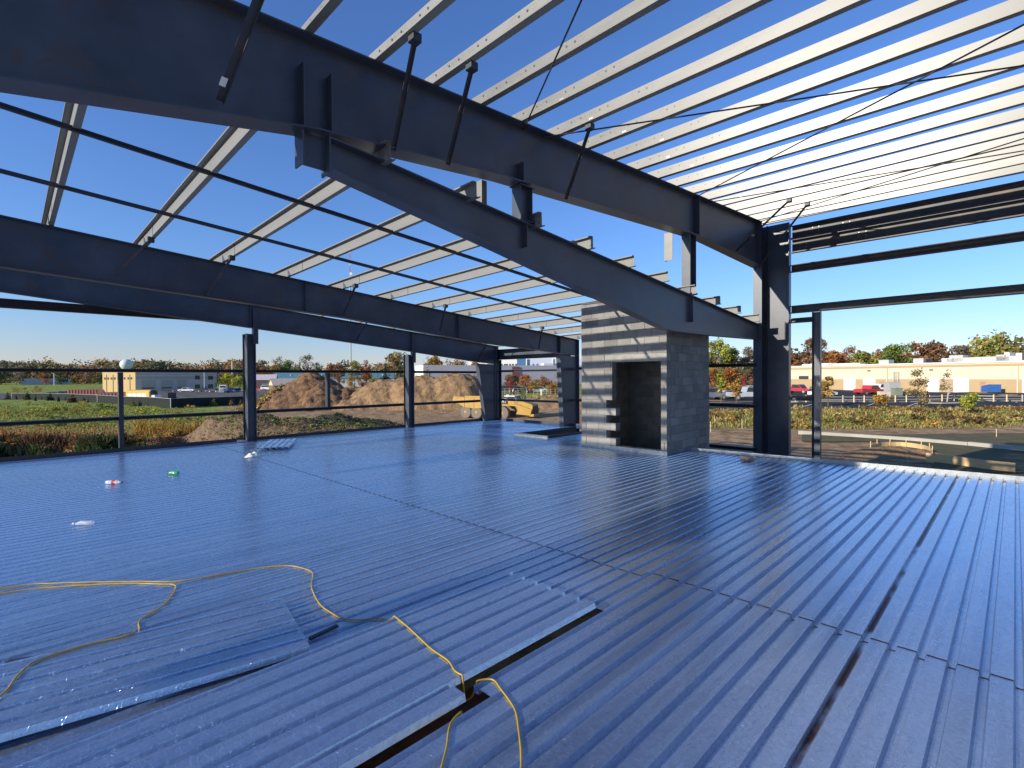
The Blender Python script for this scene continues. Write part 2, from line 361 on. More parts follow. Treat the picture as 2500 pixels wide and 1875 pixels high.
r2 = rafter('second rafter, running level across the left and ending behind the block shaft', Y2, [(-8, top2(-8)+.0), (15.45, top2(15.45)+.0)],
       [(-8, 4.3), (0, 3.71), (6, 3.35), (10.3, 2.95), (13.2, 2.80), (14.4, 2.72), (15.45, 2.66)], .20, [(5.0,None,None),(14.36,None,None),(9.6,None,None)])
r3 = rafter('farthest rafter over the end wall posts', Y3, [(-8, top2(-8)-.095), (15.2, top2(15.2)-.095)],
       [(-8, 4.5), (0, 3.81), (5, 3.36), (10, 2.90), (13.95, 2.50), (15.2, 2.42)], .20, [(5.1,None,None),(10.7,None,None)])
def column(label, Y, inner, outer, zt, zb, wf, m=STEEL, extra=None):
    """inner / outer: x of the flange at bottom z=0 and at top z"""
    r = thing('steel_column', label, 'column', (inner[0], Y, zb))
    zi = inner[2] if len(inner) > 2 else zt; tf = .016
    def xi(z): return inner[0]+(inner[1]-inner[0])*(z/zi)
    xo = outer
    mb = MB(); mb.prism([(xi(zb),Y-.006,zb),(xo,Y-.006,zb),(xo,Y-.006,zi-.02),(xi(zi),Y-.006,zi)], (0,.012,0)); mb.build('web', m, r)
    mb = MB(); mb.prism([(xi(zb),Y-wf/2,zb),(xi(zb)+tf,Y-wf/2,zb),(xi(zi)+tf,Y-wf/2,zi),(xi(zi),Y-wf/2,zi)], (0,wf,0)); mb.build('inner_flange', m, r)
    mb = MB(); mb.box((xo+.012,Y-wf/2,zb),(xo+.012+tf,Y+wf/2,zt)); mb.build('outer_flange', m, r)
    return r
GB = -3.3
tall = thing('steel_column', 'tall dark column right of the block shaft carrying the main rafter', 'column', (15.1, 4.9, GB))
mb = MB(); mb.box((14.95,Y0-.115,GB),(14.966,Y0+.115,6.15)); mb.build('inner_flange', STEEL, tall)
mb = MB(); mb.box((14.966,Y0-.006,GB),(15.36,Y0+.006,6.12)); mb.build('web', STEEL, tall)
mb = MB(); mb.box((15.36,4.45,GB),(15.372,Y0+.115,6.1)); mb.build('cover_plate', STEEL, tall)
mb = MB(); mb.box((15.27,4.435,GB),(15.46,4.45,6.05)); mb.build('outer_flange', STEEL, tall)
mb = MB(); mb.box((15.28,5.0,GB),(15.36,5.02,6.1)); mb.build('joint_plate', STEELD, tall)
mb = MB()
for z in np.arange(5.3, 6.0, .11):
    for yy in (4.5, 4.58): mb.lathe([(0,0),(.013,0),(.013,.012),(0,.012)], (15.36,yy,z), 6, (-1,0,0))
mb.build('bolt_row', BOLT, tall)
column('second column, tapered, its lit edge striped by shadows left of the block shaft', Y2, (14.52,14.33,2.66), 15.44, 3.27, GB, .2)
column('tapered corner column where the two far walls meet', Y3, (14.36,13.95,2.44), 15.0, 3.2, GB, .2)
def hpost(label, X, Y, zt, chan=True, brk=True, d=.22):
    r = thing('wall_post', label, 'wall post', (X, Y, GB), 'wide posts of the end wall')
    mb = MB(); mb.box((X-.008,Y-.115,GB),(X+.008,Y+.115,zt)); mb.build('inner_flange', STEEL, r)
    mb = MB(); mb.box((X+.008,Y-.006,GB),(X+d,Y+.006,zt)); mb.build('web', STEEL, r)
    mb = MB(); mb.box((X+d,Y-.115,GB),(X+d+.016,Y+.115,zt)); mb.build('outer_flange', STEEL, r)
    if chan:
        mb = MB(); mb.box((X-.05,Y+.14,GB),(X+.06,Y+.15,zt-.01)); mb.box((X+.05,Y+.15,GB),(X+.06,Y+.3,zt-.01)); mb.build('side_channel', STEELD, r)
    if brk:
        mb = MB(); mb.box((X+.16,Y-.14,zt-.30),(X+.30,Y-.125,zt+.75)); mb.box((X+.16,Y-.125,zt-.30),(X+.175,Y+.0,zt+.4)); mb.build('top_bracket', STEEL, r)
hpost('end wall post nearest the left, with the deck offcut at its foot', 5.0, 16.05, 3.18)
hpost('end wall post midway between the left post and the corner column', 10.55, 16.05, 2.72)
hpost('slim corner post just right of the tapered corner column, sunlit in slashes', 15.15, 16.05, 2.62, False, False, .16)
def girt(label, a, b, h, dpt, axis, group, m=STEELD, lip=True, cat='girt', nm='wall_girt', split=None):
    """cold-formed C: web + two flanges. axis 'x': runs along X; 'y': along Y"""
    mb = MB(); x0, y0, z0 = a; x1, y1, z1 = b
    t = .004
    if axis == 'x':
        mb.box((x0,y0+dpt,z0),(x1,y0+dpt+t,z0+h)); mb.box((x0,y0,z0+h-t),(x1,y0+dpt,z0+h)); mb.box((x0,y0,z0),(x1,y0+dpt,z0+t))
        mb.box((x0,y0,z0+h-.022),(x1,y0+t,z0+h-t)); mb.box((x0,y0,z0+t),(x1,y0+t,z0+.022))
    else:
        mb.box((x0+dpt,y0,z0),(x0+dpt+t,y1,z0+h)); mb.box((x0,y0,z0+h-t),(x0+dpt,y1,z0+h)); mb.box((x0,y0,z0),(x0+dpt,y1,z0+t))
        mb.box((x0,y0,z0+h-.022),(x0+t,y1,z0+h-t)); mb.box((x0,y0,z0+t),(x0+t,y1,z0+.022))
    return tag(mb.build(nm, m), label, cat, group)
G3 = 'girts of the far end wall'
girt('upper girt of the end wall, at eye level from the left edge to the corner', (-6,16.28,2.035), (15.2,16.28,2.035), .09, .18, 'x', G3)
girt('lower girt of the end wall, at knee height from the left edge to the corner', (-6,16.28,.80), (15.2,16.28,.80), .095, .18, 'x', G3)
girt('topmost girt of the end wall, at the left under the farthest rafter', (-6,16.3,3.50), (9.5,16.3,3.50), .21, .12, 'x', G3)
for X, z0, z1, l in ((2.08,GB,2.03,'thin jamb at the left, from the ground past both end wall girts'), (7.62,.9,2.03,'short jamb between the two end wall girts, left of the dirt pile crest')):
    mb = MB(); mb.box((X-.05,16.27,z0),(X-.046,16.44,z1)); mb.box((X-.046,16.27,z0),(X+.05,16.274,z1)); mb.box((X+.046,16.274,z0),(X+.05,16.44,z1))
    tag(mb.build('wall_jamb', STEELD), l, 'jamb', 'jambs of the end wall')
GM = 'short girts between the block shaft and the tall column'
for z, l in ((2.12,'upper short girt between the block shaft and the tall column'), (.93,'middle short girt between the block shaft and the tall column'), (-.33,'lowest short girt between the block shaft and the tall column')):
    girt(l, (15.2,5.32,z), (15.2,11.8,z), .1, .18, 'y', GM)
GF = 'girts between the corner and the second column'
for z, l in ((2.08,'upper girt from the corner column to the second column'), (.84,'lower girt from the corner column to the second column')):
    girt(l, (15.2,12.0,z), (15.2,16.2,z), .09, .18, 'y', GF, STEEL)
mb = MB(); mb.box((15.2,12,2.62),(15.212,16.2,3.06)); mb.box((15.06,12,2.62),(15.2,16.2,2.632)); mb.box((15.06,12,2.78),(15.2,16.2,2.788)); mb.box((15.06,12,3.05),(15.2,16.2,3.06))
tag(mb.build('eave_strut', STEEL), 'eave strut between the corner column and the second column', 'eave strut')
# right-hand eave wall
r = thing('eave_beam', 'deep double eave beam running right from the head of the tall column', 'eave beam', (15.4, -1, 5.25))
for z0, z1, nm in ((5.23,5.60,'lower_channel'), (5.607,5.97,'upper_channel')):
    mb = MB(); mb.box((15.43,-6,z0),(15.438,4.40,z1)); mb.box((15.30,-6,z0),(15.43,4.40,z0+.008)); mb.box((15.30,-6,z1-.008),(15.43,4.40,z1))
    mb.box((15.30,-6,z0+.008),(15.304,4.40,z0+.03)); mb.box((15.30,-6,z1-.03),(15.304,4.40,z1-.008))
    mb.build(nm, STEELD, r)
mb = MB()
for y, z in ((4.2,5.35),(4.05,5.35),(4.2,5.45),(4.05,5.45),(3.3,5.45),(3.15,5.36),(2.85,5.5),(2.7,5.5),(2.85,5.4),(2.7,5.4),(3.9,5.75),(3.75,5.75),(3.9,5.85),(3.75,5.85),(3.2,5.72),(3.05,5.72),(3.2,5.82),(3.05,5.82)):
    mb.lathe([(0,0),(.012,0),(.012,.01),(0,.01)], (15.43,y,z), 6, (-1,0,0))
mb.build('bolts', GALV, r)
GR = 'long girts of the right-hand wall'
for z, h, l in ((4.70,.20,'upper long girt on the right, just below the double eave beam'), (3.57,.205,'lower long girt on the right, above the slim jamb')):
    girt(l, (15.3,-6,z), (15.3,4.42,z), h, .14, 'y', GR)
r = thing('wall_jamb', 'slim jamb hanging below the lower long girt right of the tall column', 'jamb', (15.35, 3.7, -2.3))
mb = MB(); mb.box((15.42,3.68,-2.3),(15.43,3.88,3.56)); mb.build('web', STEEL, r)
mb = MB(); mb.box((15.30,3.68,-2.3),(15.42,3.684,3.56)); mb.box((15.30,3.876,-2.3),(15.42,3.88,3.56)); mb.build('flange', STEEL, r)
for z, l in ((3.30,'upper stub girt between the tall column and the slim jamb'), (1.17,'lower stub girt between the tall column and the slim jamb')):
    girt(l, (15.3,3.88,z), (15.3,4.43,z), .13, .12, 'y', 'stub girts beside the tall column')

# hung posts between the two rafters over the tall column line
mb = MB(); px = [(2.13,'outer_flange'),(2.41,'inner_flange')]
r = thing('hanger_post', 'short hanger under the main rafter where the slender rafter begins', 'hanger', (2.27, Y0, 4.02))
mb = MB(); mb.box((2.138,Y0-.006,4.02),(2.40,Y0+.006,4.36)); mb.build('web', STEEL, r)
mb = MB(); mb.box((2.122,Y0-.1,4.0),(2.138,Y0+.1,4.36)); mb.build('outer_flange', STEEL, r)
mb = MB(); mb.box((2.40,Y0-.1,3.98),(2.418,Y0+.1,4.38)); mb.build('end_plate', STEEL, r)
def hanger(label, X, d, zt, zb, wf=.18, Y=Y0):
    r = thing('hanger_post', label, 'hanger', (X, Y, zb), 'posts between the two rafters')
    mb = MB(); mb.box((X,Y-wf/2,zb),(X+.012,Y+wf/2,zt)); mb.build('front_flange', STEEL, r)
    mb = MB(); mb.box((X+.012,Y-.005,zb),(X+d,Y+.005,zt)); mb.build('web', STEEL, r)
    mb = MB(); mb.box((X+d,Y-wf/2,zb),(X+d+.012,Y+wf/2,zt)); mb.build('back_flange', STEEL, r)
    mb = MB(); mb.box((X-.03,Y-wf/2-.02,zb-.016),(X+d+.04,Y+wf/2+.02,zb)); mb.build('foot_plate', STEELD, r)
    mb = MB(); mb.box((X-.03,Y-wf/2-.02,zt),(X+d+.04,Y+wf/2+.02,zt+.014)); mb.build('cap_plate', STEELD, r)
hanger('left hung post, in the narrow gap between the main and slender rafters', 5.27, .24, 4.62, 4.13)
hanger('right hung post, taller and sunlit between the main and slender rafters', 10.6, .28, 4.96, 3.68, .20)
mb = MB(); mb.box((5.02,5.62,4.1),(5.032,5.78,4.78)); mb.box((5.032,5.62,4.1),(5.12,5.632,4.78)); tag(mb.build('clip_channel', PURL), 'pale channel behind the left hung post', 'channel')
mb = MB(); mb.box((10.4,5.36,4.42),(10.412,5.56,5.03)); mb.box((10.412,5.55,4.42),(10.5,5.56,5.03)); tag(mb.build('clip_channel', PURL), 'short pale plate hanging beside the right hung post', 'channel')

# ------------------------------------------------------------ purlins
def zee(mb, y0, y1, h=.205, fl=.085, t=.003, s=1):
    """z section, web at x=0 from z=0 to h; s=1: bottom flange to -x and top flange to +x; s=-1: the other way up"""
    mb.box((-t/2,y0,0),(t/2,y1,h))
    if s > 0:
        mb.box((-fl,y0,0),(-t/2,y1,t)); mb.box((-fl-t,y0,0),(-fl,y1,.02)); mb.box((t/2,y0,h-t),(fl,y1,h)); mb.box((fl,y0,h-.02),(fl+t,y1,h))
    else:
        mb.box((-fl,y0,h-t),(-t/2,y1,h)); mb.box((-fl-t,y0,h-.02),(-fl,y1,h)); mb.box((t/2,y0,0),(fl,y1,t)); mb.box((fl,y0,0),(fl+t,y1,.02))
XU = [1.45+.78*k for k in range(-4, 19)]
STICK = {2:(1016,85),3:(1166,147),4:(1224,242),5:(1371,258),6:(1443,302),7:(1524,327),8:(1616,350),9:(1631,388),10:(1690,411),11:(1727,431),12:(1760,451),13:(1802,462),14:(1809,482),15:(1847,495),16:(1878,523)}
GU = 'closely spaced purlins of the upper roof'
up = thing('roof_purlin', '', 'purlin', (XU[0], Y0, top1(XU[0])+.002), GU)
mb = MB(); zee(mb, -9.4, .16); mb.build('zee_section', PURL, up, world=False)
for yy in (-.08,-.34,-.52,-.86,-1.0,-1.5,-1.62):
    for zz in (.05,.15): 
        if yy > -.6 or zz > .1: mb = MB(); mb.lathe([(0,0),(.013,0),(.013,.006),(0,.006)], (-.002,yy,zz), 6, (-1,0,0)); mb.build('bolt', BOLT, up, world=False)
last = len(XU)-1
for k, X in enumerate(XU):
    n = last-k
    lab = f'pale zee purlin of the upper roof, {ORD[n]} from the double eave beam' if n < 20 else f'pale zee purlin of the upper roof over the left, {["third","second","first"][n-20]} from its end'
    o = up if k == 0 else dup(up, (X, Y0, top1(X)+.002), lab)
    o['label'] = lab
    q = k-4
    if q in STICK:
        p = on(*STICK[q], 0, X); s = rnd.uniform(-.15,.15)
        mb = MB(); e = .034
        mb.prism([(-.0045, math.cos(s+a)*e*1.4, math.sin(s+a)*e*1.4) for a in (.78,2.36,3.93,5.5)], (.002,0,0))
        st = mb.build('paper_tag', PAPER, o, world=False); st.location = (0, float(p[1])-Y0, max(.05, min(.15, float(p[2])-top1(X))))
XL = [.55+1.34*k for k in range(-3, 12)]
GL = 'widely spaced purlins of the lower roof'
def lower_purlin(x, yend):
    lp = thing('roof_purlin', '', 'purlin', (x, Y2, top2(x)+.004), GL); lp.rotation_euler.x = -.0205
    mb = MB(); zee(mb, yend-Y2, 16.25-Y2, .2, .065, .003, -1); mb.build('zee_section', PURL2, lp, world=False)
    for yy in (yend+.05-Y2,-.5,.5):
        for zz in (.05,.15): mb = MB(); mb.lathe([(0,0),(.009,0),(.009,.004),(0,.004)], (-.002,yy,zz), 6, (-1,0,0)); mb.build('bolt', BOLT, lp, world=False)
    mb = MB(); mb.prism([(-.012,-.3,0),(-.012,-.15,0),(-.012,-.15,.14)], (.008,0,0)); mb.build('clip', STEEL, lp, world=False)
    for k in (-.95,.94): mb = MB(); mb.box((-.006,k,.0),(-.003,k+.01,.2)); mb.build('lap_edge', STEEL, lp, world=False)
    return lp
LPA = lower_purlin(XL[0], 5.62); LPB = lower_purlin(XL[-1], 5.22)
for k, X in enumerate(XL):
    n = len(XL)-1-k
    lab = f'broad purlin of the lower roof, {ORD[n]} out from the tall column'
    o = LPA if k == 0 else LPB if n == 0 else dup(LPA if X < 2.5 else LPB, (X, Y2, top2(X)+.002), lab)
    o['label'] = lab
for Y, l in ((7.35,'near flat strap crossing under the lower roof purlins'), (9.5,'far flat strap crossing under the lower roof purlins')):
    mb = MB(); x1 = 11.4 if Y < 8 else 13.5
    q = .0205*(Y2-Y); mb.bar((-6,Y,top2(-6)-.015+q), (x1,Y,top2(x1)-.015+q), .04, .03); mb.bar((-6,Y-.018,top2(-6)+.01+q), (x1,Y-.018,top2(x1)+.01+q), .004, .03)
    tag(mb.build('bracing_strap', STEELD), l, 'strap', 'straps under the lower purlins')
# rod bracing of the upper roof
def roofpt(px, py, dz=-.03):
    r_ = ray(px, py); t = (5.165+dz-HC)/(r_[2]-.066*r_[0]); return Vector(CAM+r_*t)
RODS = [((1278,318),(1418,4),'steep thin brace rod rising over the middle of the main rafter'), ((1318,336),(2500,160),'long brace rod from mid rafter crossing toward the right edge'),
        ((1690,486),(2500,60),'brace rod from near the tall column crossing up to the right'), ((1724,495),(2500,368),'flatter brace rod under the farther purlins'),
        ((1843,545),(2500,338),'brace rod starting at the head of the tall column'), ((1850,548),(2500,421),'lowest brace rod, just above the double eave beam')]
for a, b, l in RODS:
    p = roofpt(*a); q = roofpt(*b); q2 = p+(q-p)*1.35
    mb = MB(); mb.tube([p, q2], .011, 6); tag(mb.build('brace_rod', STEELD), l, 'brace rod', 'rods bracing the upper roof')
# angle braces from purlins to rafter flanges
def brace(label, a, b, w_=.05, tagged=False, plate=True):
    r = thing('flange_brace', label, 'brace', a, 'angle braces between purlins and rafters')
    mb = MB(); mb.bar(a, b, w_, .005, (0,1,0)); mb.bar(Vector(a)+Vector((.022,0,0)), Vector(b)+Vector((.022,0,0)), .005, w_, (0,1,0)); mb.build('angle_bar', STEELD, r)
    if plate:
        mb = MB(); A = Vector(a); mb.box(A-Vector((.05,.05,.06)), A+Vector((.05,.05,.03))); mb.build('clip', STEELD, r)
    if tagged:
        mb = MB(); c = Vector(b)*.93+Vector(a)*.07+Vector((-.03,-.012,0)); mb.bar(c, c+(Vector(a)-Vector(b)).normalized()*.09, .05, .002, (0,1,0)); mb.build('paper_tag', PAPER, r)
def upb(px, py, k, qx, qy, l, **kw):
    X = XU[k+4]; p = on(px, py, 0, X); b = on(qx, qy, 1, Y0-.1)
    brace(l, (X, float(p[1]), top1(X)-.02), tuple(float(c) for c in b), **kw)
upb(1013,122,2, 959,366,'long angle brace left of the steep brace rod, above the slender rafter'); upb(1152,192,3, 1092,402,'angle brace next to the steep brace rod, right of the longest one')
upb(1440,326,6, 1380,486,'angle brace in the middle of the main rafter, over the left hung post'); upb(1927,492,15, 1797,612,'angle brace nearest the tall column in the haunch')
upb(1971,520,16, 1852,650,'angle brace touching the tall column head')
X = 1.3; brace('broad dark brace across the upper left of the main rafter, white tag at its foot', (1.45, 3.2, top1(1.45)), (1.38, Y0-.12, 4.32), .075, True)
for (px, py), (qx, qy), l in (((876,703),(836,771),'brace on the second rafter left of the mast'), ((1205,760),(1073,808),'brace on the second rafter above the grey warehouse'), ((1352,812),(1314,851),'brace on the second rafter by its column'),
                           ((535,640),(505,722),'brace on the second rafter above the left end wall post'), ((278,588),(283,672),'brace on the second rafter at the left edge')):
    b = on(qx, qy, 1, Y2-.1); X = min(XL, key=lambda v: abs(v-(b[0]+.1)))
    brace(l, (X, Y2-.75, top2(X)+.0), tuple(float(c) for c in b), .045)
for px, qx, qy, l in ((882,868,833,'small brace on the farthest rafter below the mast'), (1180,1165,882,'small brace on the farthest rafter at the corner column')):
    b = on(qx, qy, 1, Y3-.1); X = min(XL, key=lambda v: abs(v-b[0]))
    brace(l, (X, Y3-.7, top2(X)), tuple(float(c) for c in b), .045)

# the high frame stands 6 percent farther out than first measured: grow it about the eye point
KF = 1.06
FRAME1 = [big, lowr, tall]
for o in list(C.objects):
    if o.parent or o in FRAME1: continue
    g = o.get('group', ''); l = o.get('label', '')
    if g in (GU, 'rods bracing the upper roof', 'posts between the two rafters', GR, 'stub girts beside the tall column') or o.name.startswith(('hanger_post', 'clip_channel', 'eave_beam')) or 'slim jamb hanging' in l or (o.name.startswith('flange_brace') and o.location.y < 6): FRAME1.append(o)
seen = set()
def grow(o, top=True):
    o.location = tuple(CAM+(np.array(o.location)-CAM)*KF) if top else tuple(np.array(o.location)*KF)
    if o.type == 'MESH' and o.data.name not in seen: seen.add(o.data.name); o.data.transform(Matrix.Scale(KF, 4))
    for c in o.children: grow(c, False)
for o in FRAME1: grow(o)

# ------------------------------------------------------------ block shaft
KT = .95; ZO = HC*(1-KT)
TX0, TX1, TY0, TY1, TT, CH, BL = 11.45*KT, 13.88*KT, 6.06*KT, 8.66*KT, ZO+3.84*KT, .2032*KT, .4064*KT
sh = thing('block_shaft', 'unfinished concrete block shaft with a dark doorway and toothed left jamb', 'block tower', (12.66*KT, 7.36*KT, -3.3))
def blocks(nm, face, clip, zlo=-3.25, jit=.004):
    mb = MB(); q = random.Random(len(nm)*7+ord(nm[0]))
    k = round((zlo)/CH)
    while k*CH+ZO < TT-.05:
        z = k*CH+ZO; off = (k % 2)*BL/2
        a0, a1 = (TY0, TY1) if face in 'xX' else (TX0, TX1)
        a = a0-off
        while a < a1-.02:
            for s0, s1 in clip(max(a, a0), min(a+BL, a1), k):
                if s1-s0 < .03: continue
                g = .0035; j = q.uniform(-jit, jit); c = q.uniform(.74, 1.08)*(.86 if q.random() < .12 else 1)
                lo = (s0+g, z+g); hi = (s1-g, z+CH-g)
                if face == 'x': mb.box((TX0+j, lo[0], lo[1]), (TX0+.19, hi[0], hi[1]), c)
                if face == 'X': mb.box((TX1-.19, lo[0], lo[1]), (TX1-j, hi[0], hi[1]), c)
                if face == 'y': mb.box((lo[0], TY0+j, lo[1]), (hi[0], TY0+.19, hi[1]), c)
                if face == 'Y': mb.box((lo[0], TY1-.19, lo[1]), (hi[0], TY1-j, hi[1]), c)
            a += BL
        k += 1
    return mb.build(nm, BLOCK, sh)
DOORTOP = 11
def frontclip(a, b, k):
    if k < 0 or k > DOORTOP: return [(a, b)]
    if k == DOORTOP: return [] if b < 7.87*KT else [(max(a, 7.86*KT), b)]
    jl = KT*(7.64 if k > 5 else (7.53 if k % 2 == 0 else 7.83))
    out = []
    if a < 6.22*KT: out.append((a, min(b, 6.22*KT)))
    if b > jl: out.append((max(a, jl), b))
    return out
def cornerclip(lo, hi):
    return lambda a, b, k: [(max(a, lo), min(b, hi))] if min(b, hi) > max(a, lo) else []
blocks('front_wall', 'x', frontclip); blocks('side_wall', 'y', cornerclip(TX0+.195, TX1), jit=.009)
blocks('back_wall', 'X', cornerclip(TY0+.195, TY1)); blocks('far_side_wall', 'Y', cornerclip(TX0+.195, TX1-.195))
mb = MB(); mb.box((TX0-.004, TY0+.002, ZO+DOORTOP*CH+.003), (TX0+.188, 7.855*KT, ZO+DOORTOP*CH+CH-.003)); mb.build('lintel', LINTEL, sh)
mb = MB()
for a, b in (((TX0+.02,7.84*KT,-3.2),(TX0+.17,TY1-.02,TT-.02)), ((TX0+.02,TY0+.02,ZO+DOORTOP*CH+.02),(TX0+.17,7.84*KT,TT-.02)), ((TX0+.2,TY0+.02,-3.2),(TX1-.02,TY0+.17,TT-.02)),
             ((TX1-.17,TY0+.2,-3.2),(TX1-.02,TY1-.02,TT-.02)), ((TX0+.2,TY1-.17,-3.2),(TX1-.2,TY1-.02,TT-.02)), ((TX0+.02,TY0+.02,-3.2),(TX0+.17,6.205*KT,ZO+DOORTOP*CH))): mb.box(a, b)
mb.build('mortar_core', paint('grey_mortar', (.27,.265,.25), .95, 0, .15, 6), sh)
for k in (.04, .60, 1.36): mb = MB(); mb.box((TX0-.009, 6.125*KT, ZO+k), (TX0+.0, 6.125*KT+.012, ZO+k+.17)); mb.build('jamb_slot', STEELD, sh)
mb = MB(); mb.box((TX0+.01, TY0+.01, TT+.03), (TX1-.01, TY1-.01, TT+.07)); mb.build('added_shaft_cover', STEELD, sh)  # unseen cover added over the shaft to keep the doorway dark
mb = MB(); mb.box((TX0-.035, TY0-.02, -.03), (TX0-.012, TY1, .095)); mb.build('base_angle', GALV, sh)
mb = MB(); mb.box((TX0+.2, TY0+.2, -1.3), (TX1-.2, TY1-.2, -1.25)); mb.build('shaft_floor', STEELD, sh)

# ------------------------------------------------------------ loose things on the deck
def catmull(P, n=6):
    P = [Vector(p) for p in P]; out = []
    for i in range(len(P)-1):
        p0 = P[max(i-1, 0)]; p1 = P[i]; p2 = P[i+1]; p3 = P[min(i+2, len(P)-1)]
        for k in range(n):
            t = k/n; out.append(.5*((2*p1)+(-p0+p2)*t+(2*p0-5*p1+4*p2-p3)*t*t+(-p0+3*p1-3*p2+p3)*t**3))
    return out+[P[-1]]
def hgt(x, y):
    if 2.33 < y < 3.26 and x < 3.25: return .066
    if 2.19 < y <= 2.33 and x < 1.81: return .054
    q = Vector((x-1.41, y-3.33)); a = math.radians(9.7); u = q.x*math.cos(a)-q.y*math.sin(a); v = q.x*math.sin(a)+q.y*math.cos(a)
    if -3.6 < u < 0 and 0 < v < .91: return .058+.075*(max(0,-u)/3.6)**1.5*max(0, 1-v*1.3)
    if (2.286 < y < 2.438 and x < 3.3) or (2.134 < y < 2.29 and x < 1.95): return -.09
    return .002
def cord(label, pts, r=.0055):
    P = catmull([(x, y, 0) for x, y in pts], 16)
    P = [Vector((p.x, p.y, max(hgt(p.x+a, p.y+b) for a, b in ((0,0),(.012,0),(-.012,0),(0,.012),(0,-.012))))) for p in P]
    for _ in range(14): P = [P[0]]+[Vector((b.x, b.y, max(b.z, (a.z+b.z+c.z)/3))) for a, b, c in zip(P, P[1:], P[2:])]+[P[-1]]
    for p in P: p.z += r+.001
    mb = MB(); mb.tube(P, r, 8); tag(mb.build('extension_cord', YCORD, smooth=True), label, 'cord', 'yellow extension cords')
cord('yellow extension cord looping over the deck sheets down to the gap', [(-1.3,6.6),(-.06,6.33),(.3,6.12),(.8,5.66),(1.05,5.40),(1.28,5.31),(1.67,5.2),(1.92,5.05),(2.01,4.84),(2.01,4.66),(1.88,4.39),(1.79,4.06),(1.77,3.84),(1.81,3.58),(2.0,3.39),(2.0,3.11),(1.94,2.71),(1.93,2.51),(1.89,2.38),(1.9,2.30)])
cord('yellow extension cord curving back to the left edge over the crooked sheet', [(-1.3,6.5),(-.06,6.18),(.32,5.99),(.72,5.68),(.95,5.42),(1.03,5.32),(1.02,5.18),(.88,4.89),(.7,4.71),(.67,4.56),(.64,4.43),(.58,4.36),(.4,4.4),(.25,4.4),(.1,4.37),(.02,4.22),(-.05,4.01),(-.3,3.7)])
cord('yellow cord rising from the gap and running off the bottom edge', [(1.90,2.31),(1.98,2.30),(2.06,2.24),(2.03,2.13),(1.96,1.95),(1.85,1.81),(1.69,1.64),(1.4,1.4)])
cord('short stretch of yellow cord crossing the black gap at the bottom edge', [(1.84,2.17),(1.76,2.15),(1.64,2.11),(1.52,1.99),(1.43,1.91),(1.2,1.7)])
def plastic(name, col, alpha, rough=.12):
    m, t, p = nodes(name); p.inputs['Base Color'].default_value = (*col, 1); p.inputs['Roughness'].default_value = rough; p.inputs['Alpha'].default_value = alpha
    p.inputs['Specular IOR Level'].default_value = .8; return m
CLEAR = plastic('clear_plastic', (.80,.84,.88), .55); GREENP = plastic('green_plastic', (.02,.42,.16), .85); REDL = paint('red_label', (.55,.03,.04), .5); CAPD = paint('dark_cap', (.03,.03,.035), .4); GREENL = paint('green_label', (.25,.45,.08), .5); PINKP = plastic('pink_plastic', (.85,.55,.52), .8); WHITEC = paint('white_cap', (.8,.8,.8), .4)
def bottle(label, x, y, ang, body, capm, labm, L=.27, r=.036, crush=0):
    b = thing('plastic_bottle', label, 'bottle', (x, y, .002), 'litter on the deck', ang)
    ax = (1,0,0); z = r
    mb = MB(); mb.lathe([(0,0),(r*.8,0),(r,.012),(r,L*.35),(r*.9,L*.5),(r,L*.62),(r*.95,L*.72),(r*.42,L*.88),(r*.36,L*.93)], (0,0,z), 14, ax)
    if crush: mb.v = [(px_, py_*(1+.4*math.sin(px_*30)*crush), pz_*(1-.4*crush*(.5+.5*math.sin(px_*42)))) for px_, py_, pz_ in mb.v]
    mb.build('bottle_body', body, b, True, world=False)
    mb = MB(); mb.lathe([(0,0),(r*.45,0),(r*.45,.02),(0,.02)], (L*.93,0,z*(1-.2*crush)), 12, ax); mb.build('cap', capm, b, world=False)
    if labm:
        mb = MB(); mb.lathe([(r*1.01,L*.38),(r*.95,L*.5),(r*1.01,L*.6)], (0,0,z), 14, ax); mb.v = [v for v in mb.v]; mb.f = mb.f[:-2]; mb.c = mb.c[:-2]; mb.build('label', labm, b, world=False)
bottle('clear bottle with a red label and black cap lying on the left of the deck', 1.22, 11.32, math.radians(-42), CLEAR, CAPD, REDL, .27, .036)
bottle('green bottle lying on the deck beyond the red-labelled one', 2.33, 11.45, math.radians(128), GREENP, CAPD, GREENL, .24, .033)
bottle('crushed clear bottle nearest the yellow cords on the left', .76, 8.30, math.radians(150), CLEAR, WHITEC, None, .22, .031, .7)
bottle('small pinkish bottle at the foot of the left end wall post', 4.72, 16.02, math.radians(-35), PINKP, REDL, None, .27, .04, .3)
RAG = paint('white_rag', (.78,.76,.70), .9, 0, .1, 6)
mb = MB(); n = 12
for i in range(n):
    for j in range(n):
        def hp(a, b):
            u = a/n*2-1; v = b/n*2-1; rr = math.hypot(u, v); e = max(0, 1-rr**2.2)
            return (4.12+.20*u+.05*v, 12.78+.14*v, .012+e*(.085+.018*math.sin(u*9+v*4)+.012*math.sin(v*13-u*5)))
        mb.face([hp(i,j), hp(i+1,j), hp(i+1,j+1), hp(i,j+1)])
tag(mb.build('crumpled_rag', RAG, smooth=True), 'crumpled white rag on the deck in front of the deck offcut', 'rag')
mb = MB(); mb.bar((11.28,4.0,.05),(11.42,4.22,.05),.14,.09); mb.bar((11.42,4.22,.045),(11.47,4.3,.02),.06,.03)
tag(mb.build('wood_block', paint('weathered_wood', (.12,.10,.085), .8, 0, .3, 20)), 'dark offcut block on the deck near the right-hand pour stop', 'block')
mb = MB(); mb.bar((1.48,3.50,.015),(1.70,3.53,.02),.03,.016)
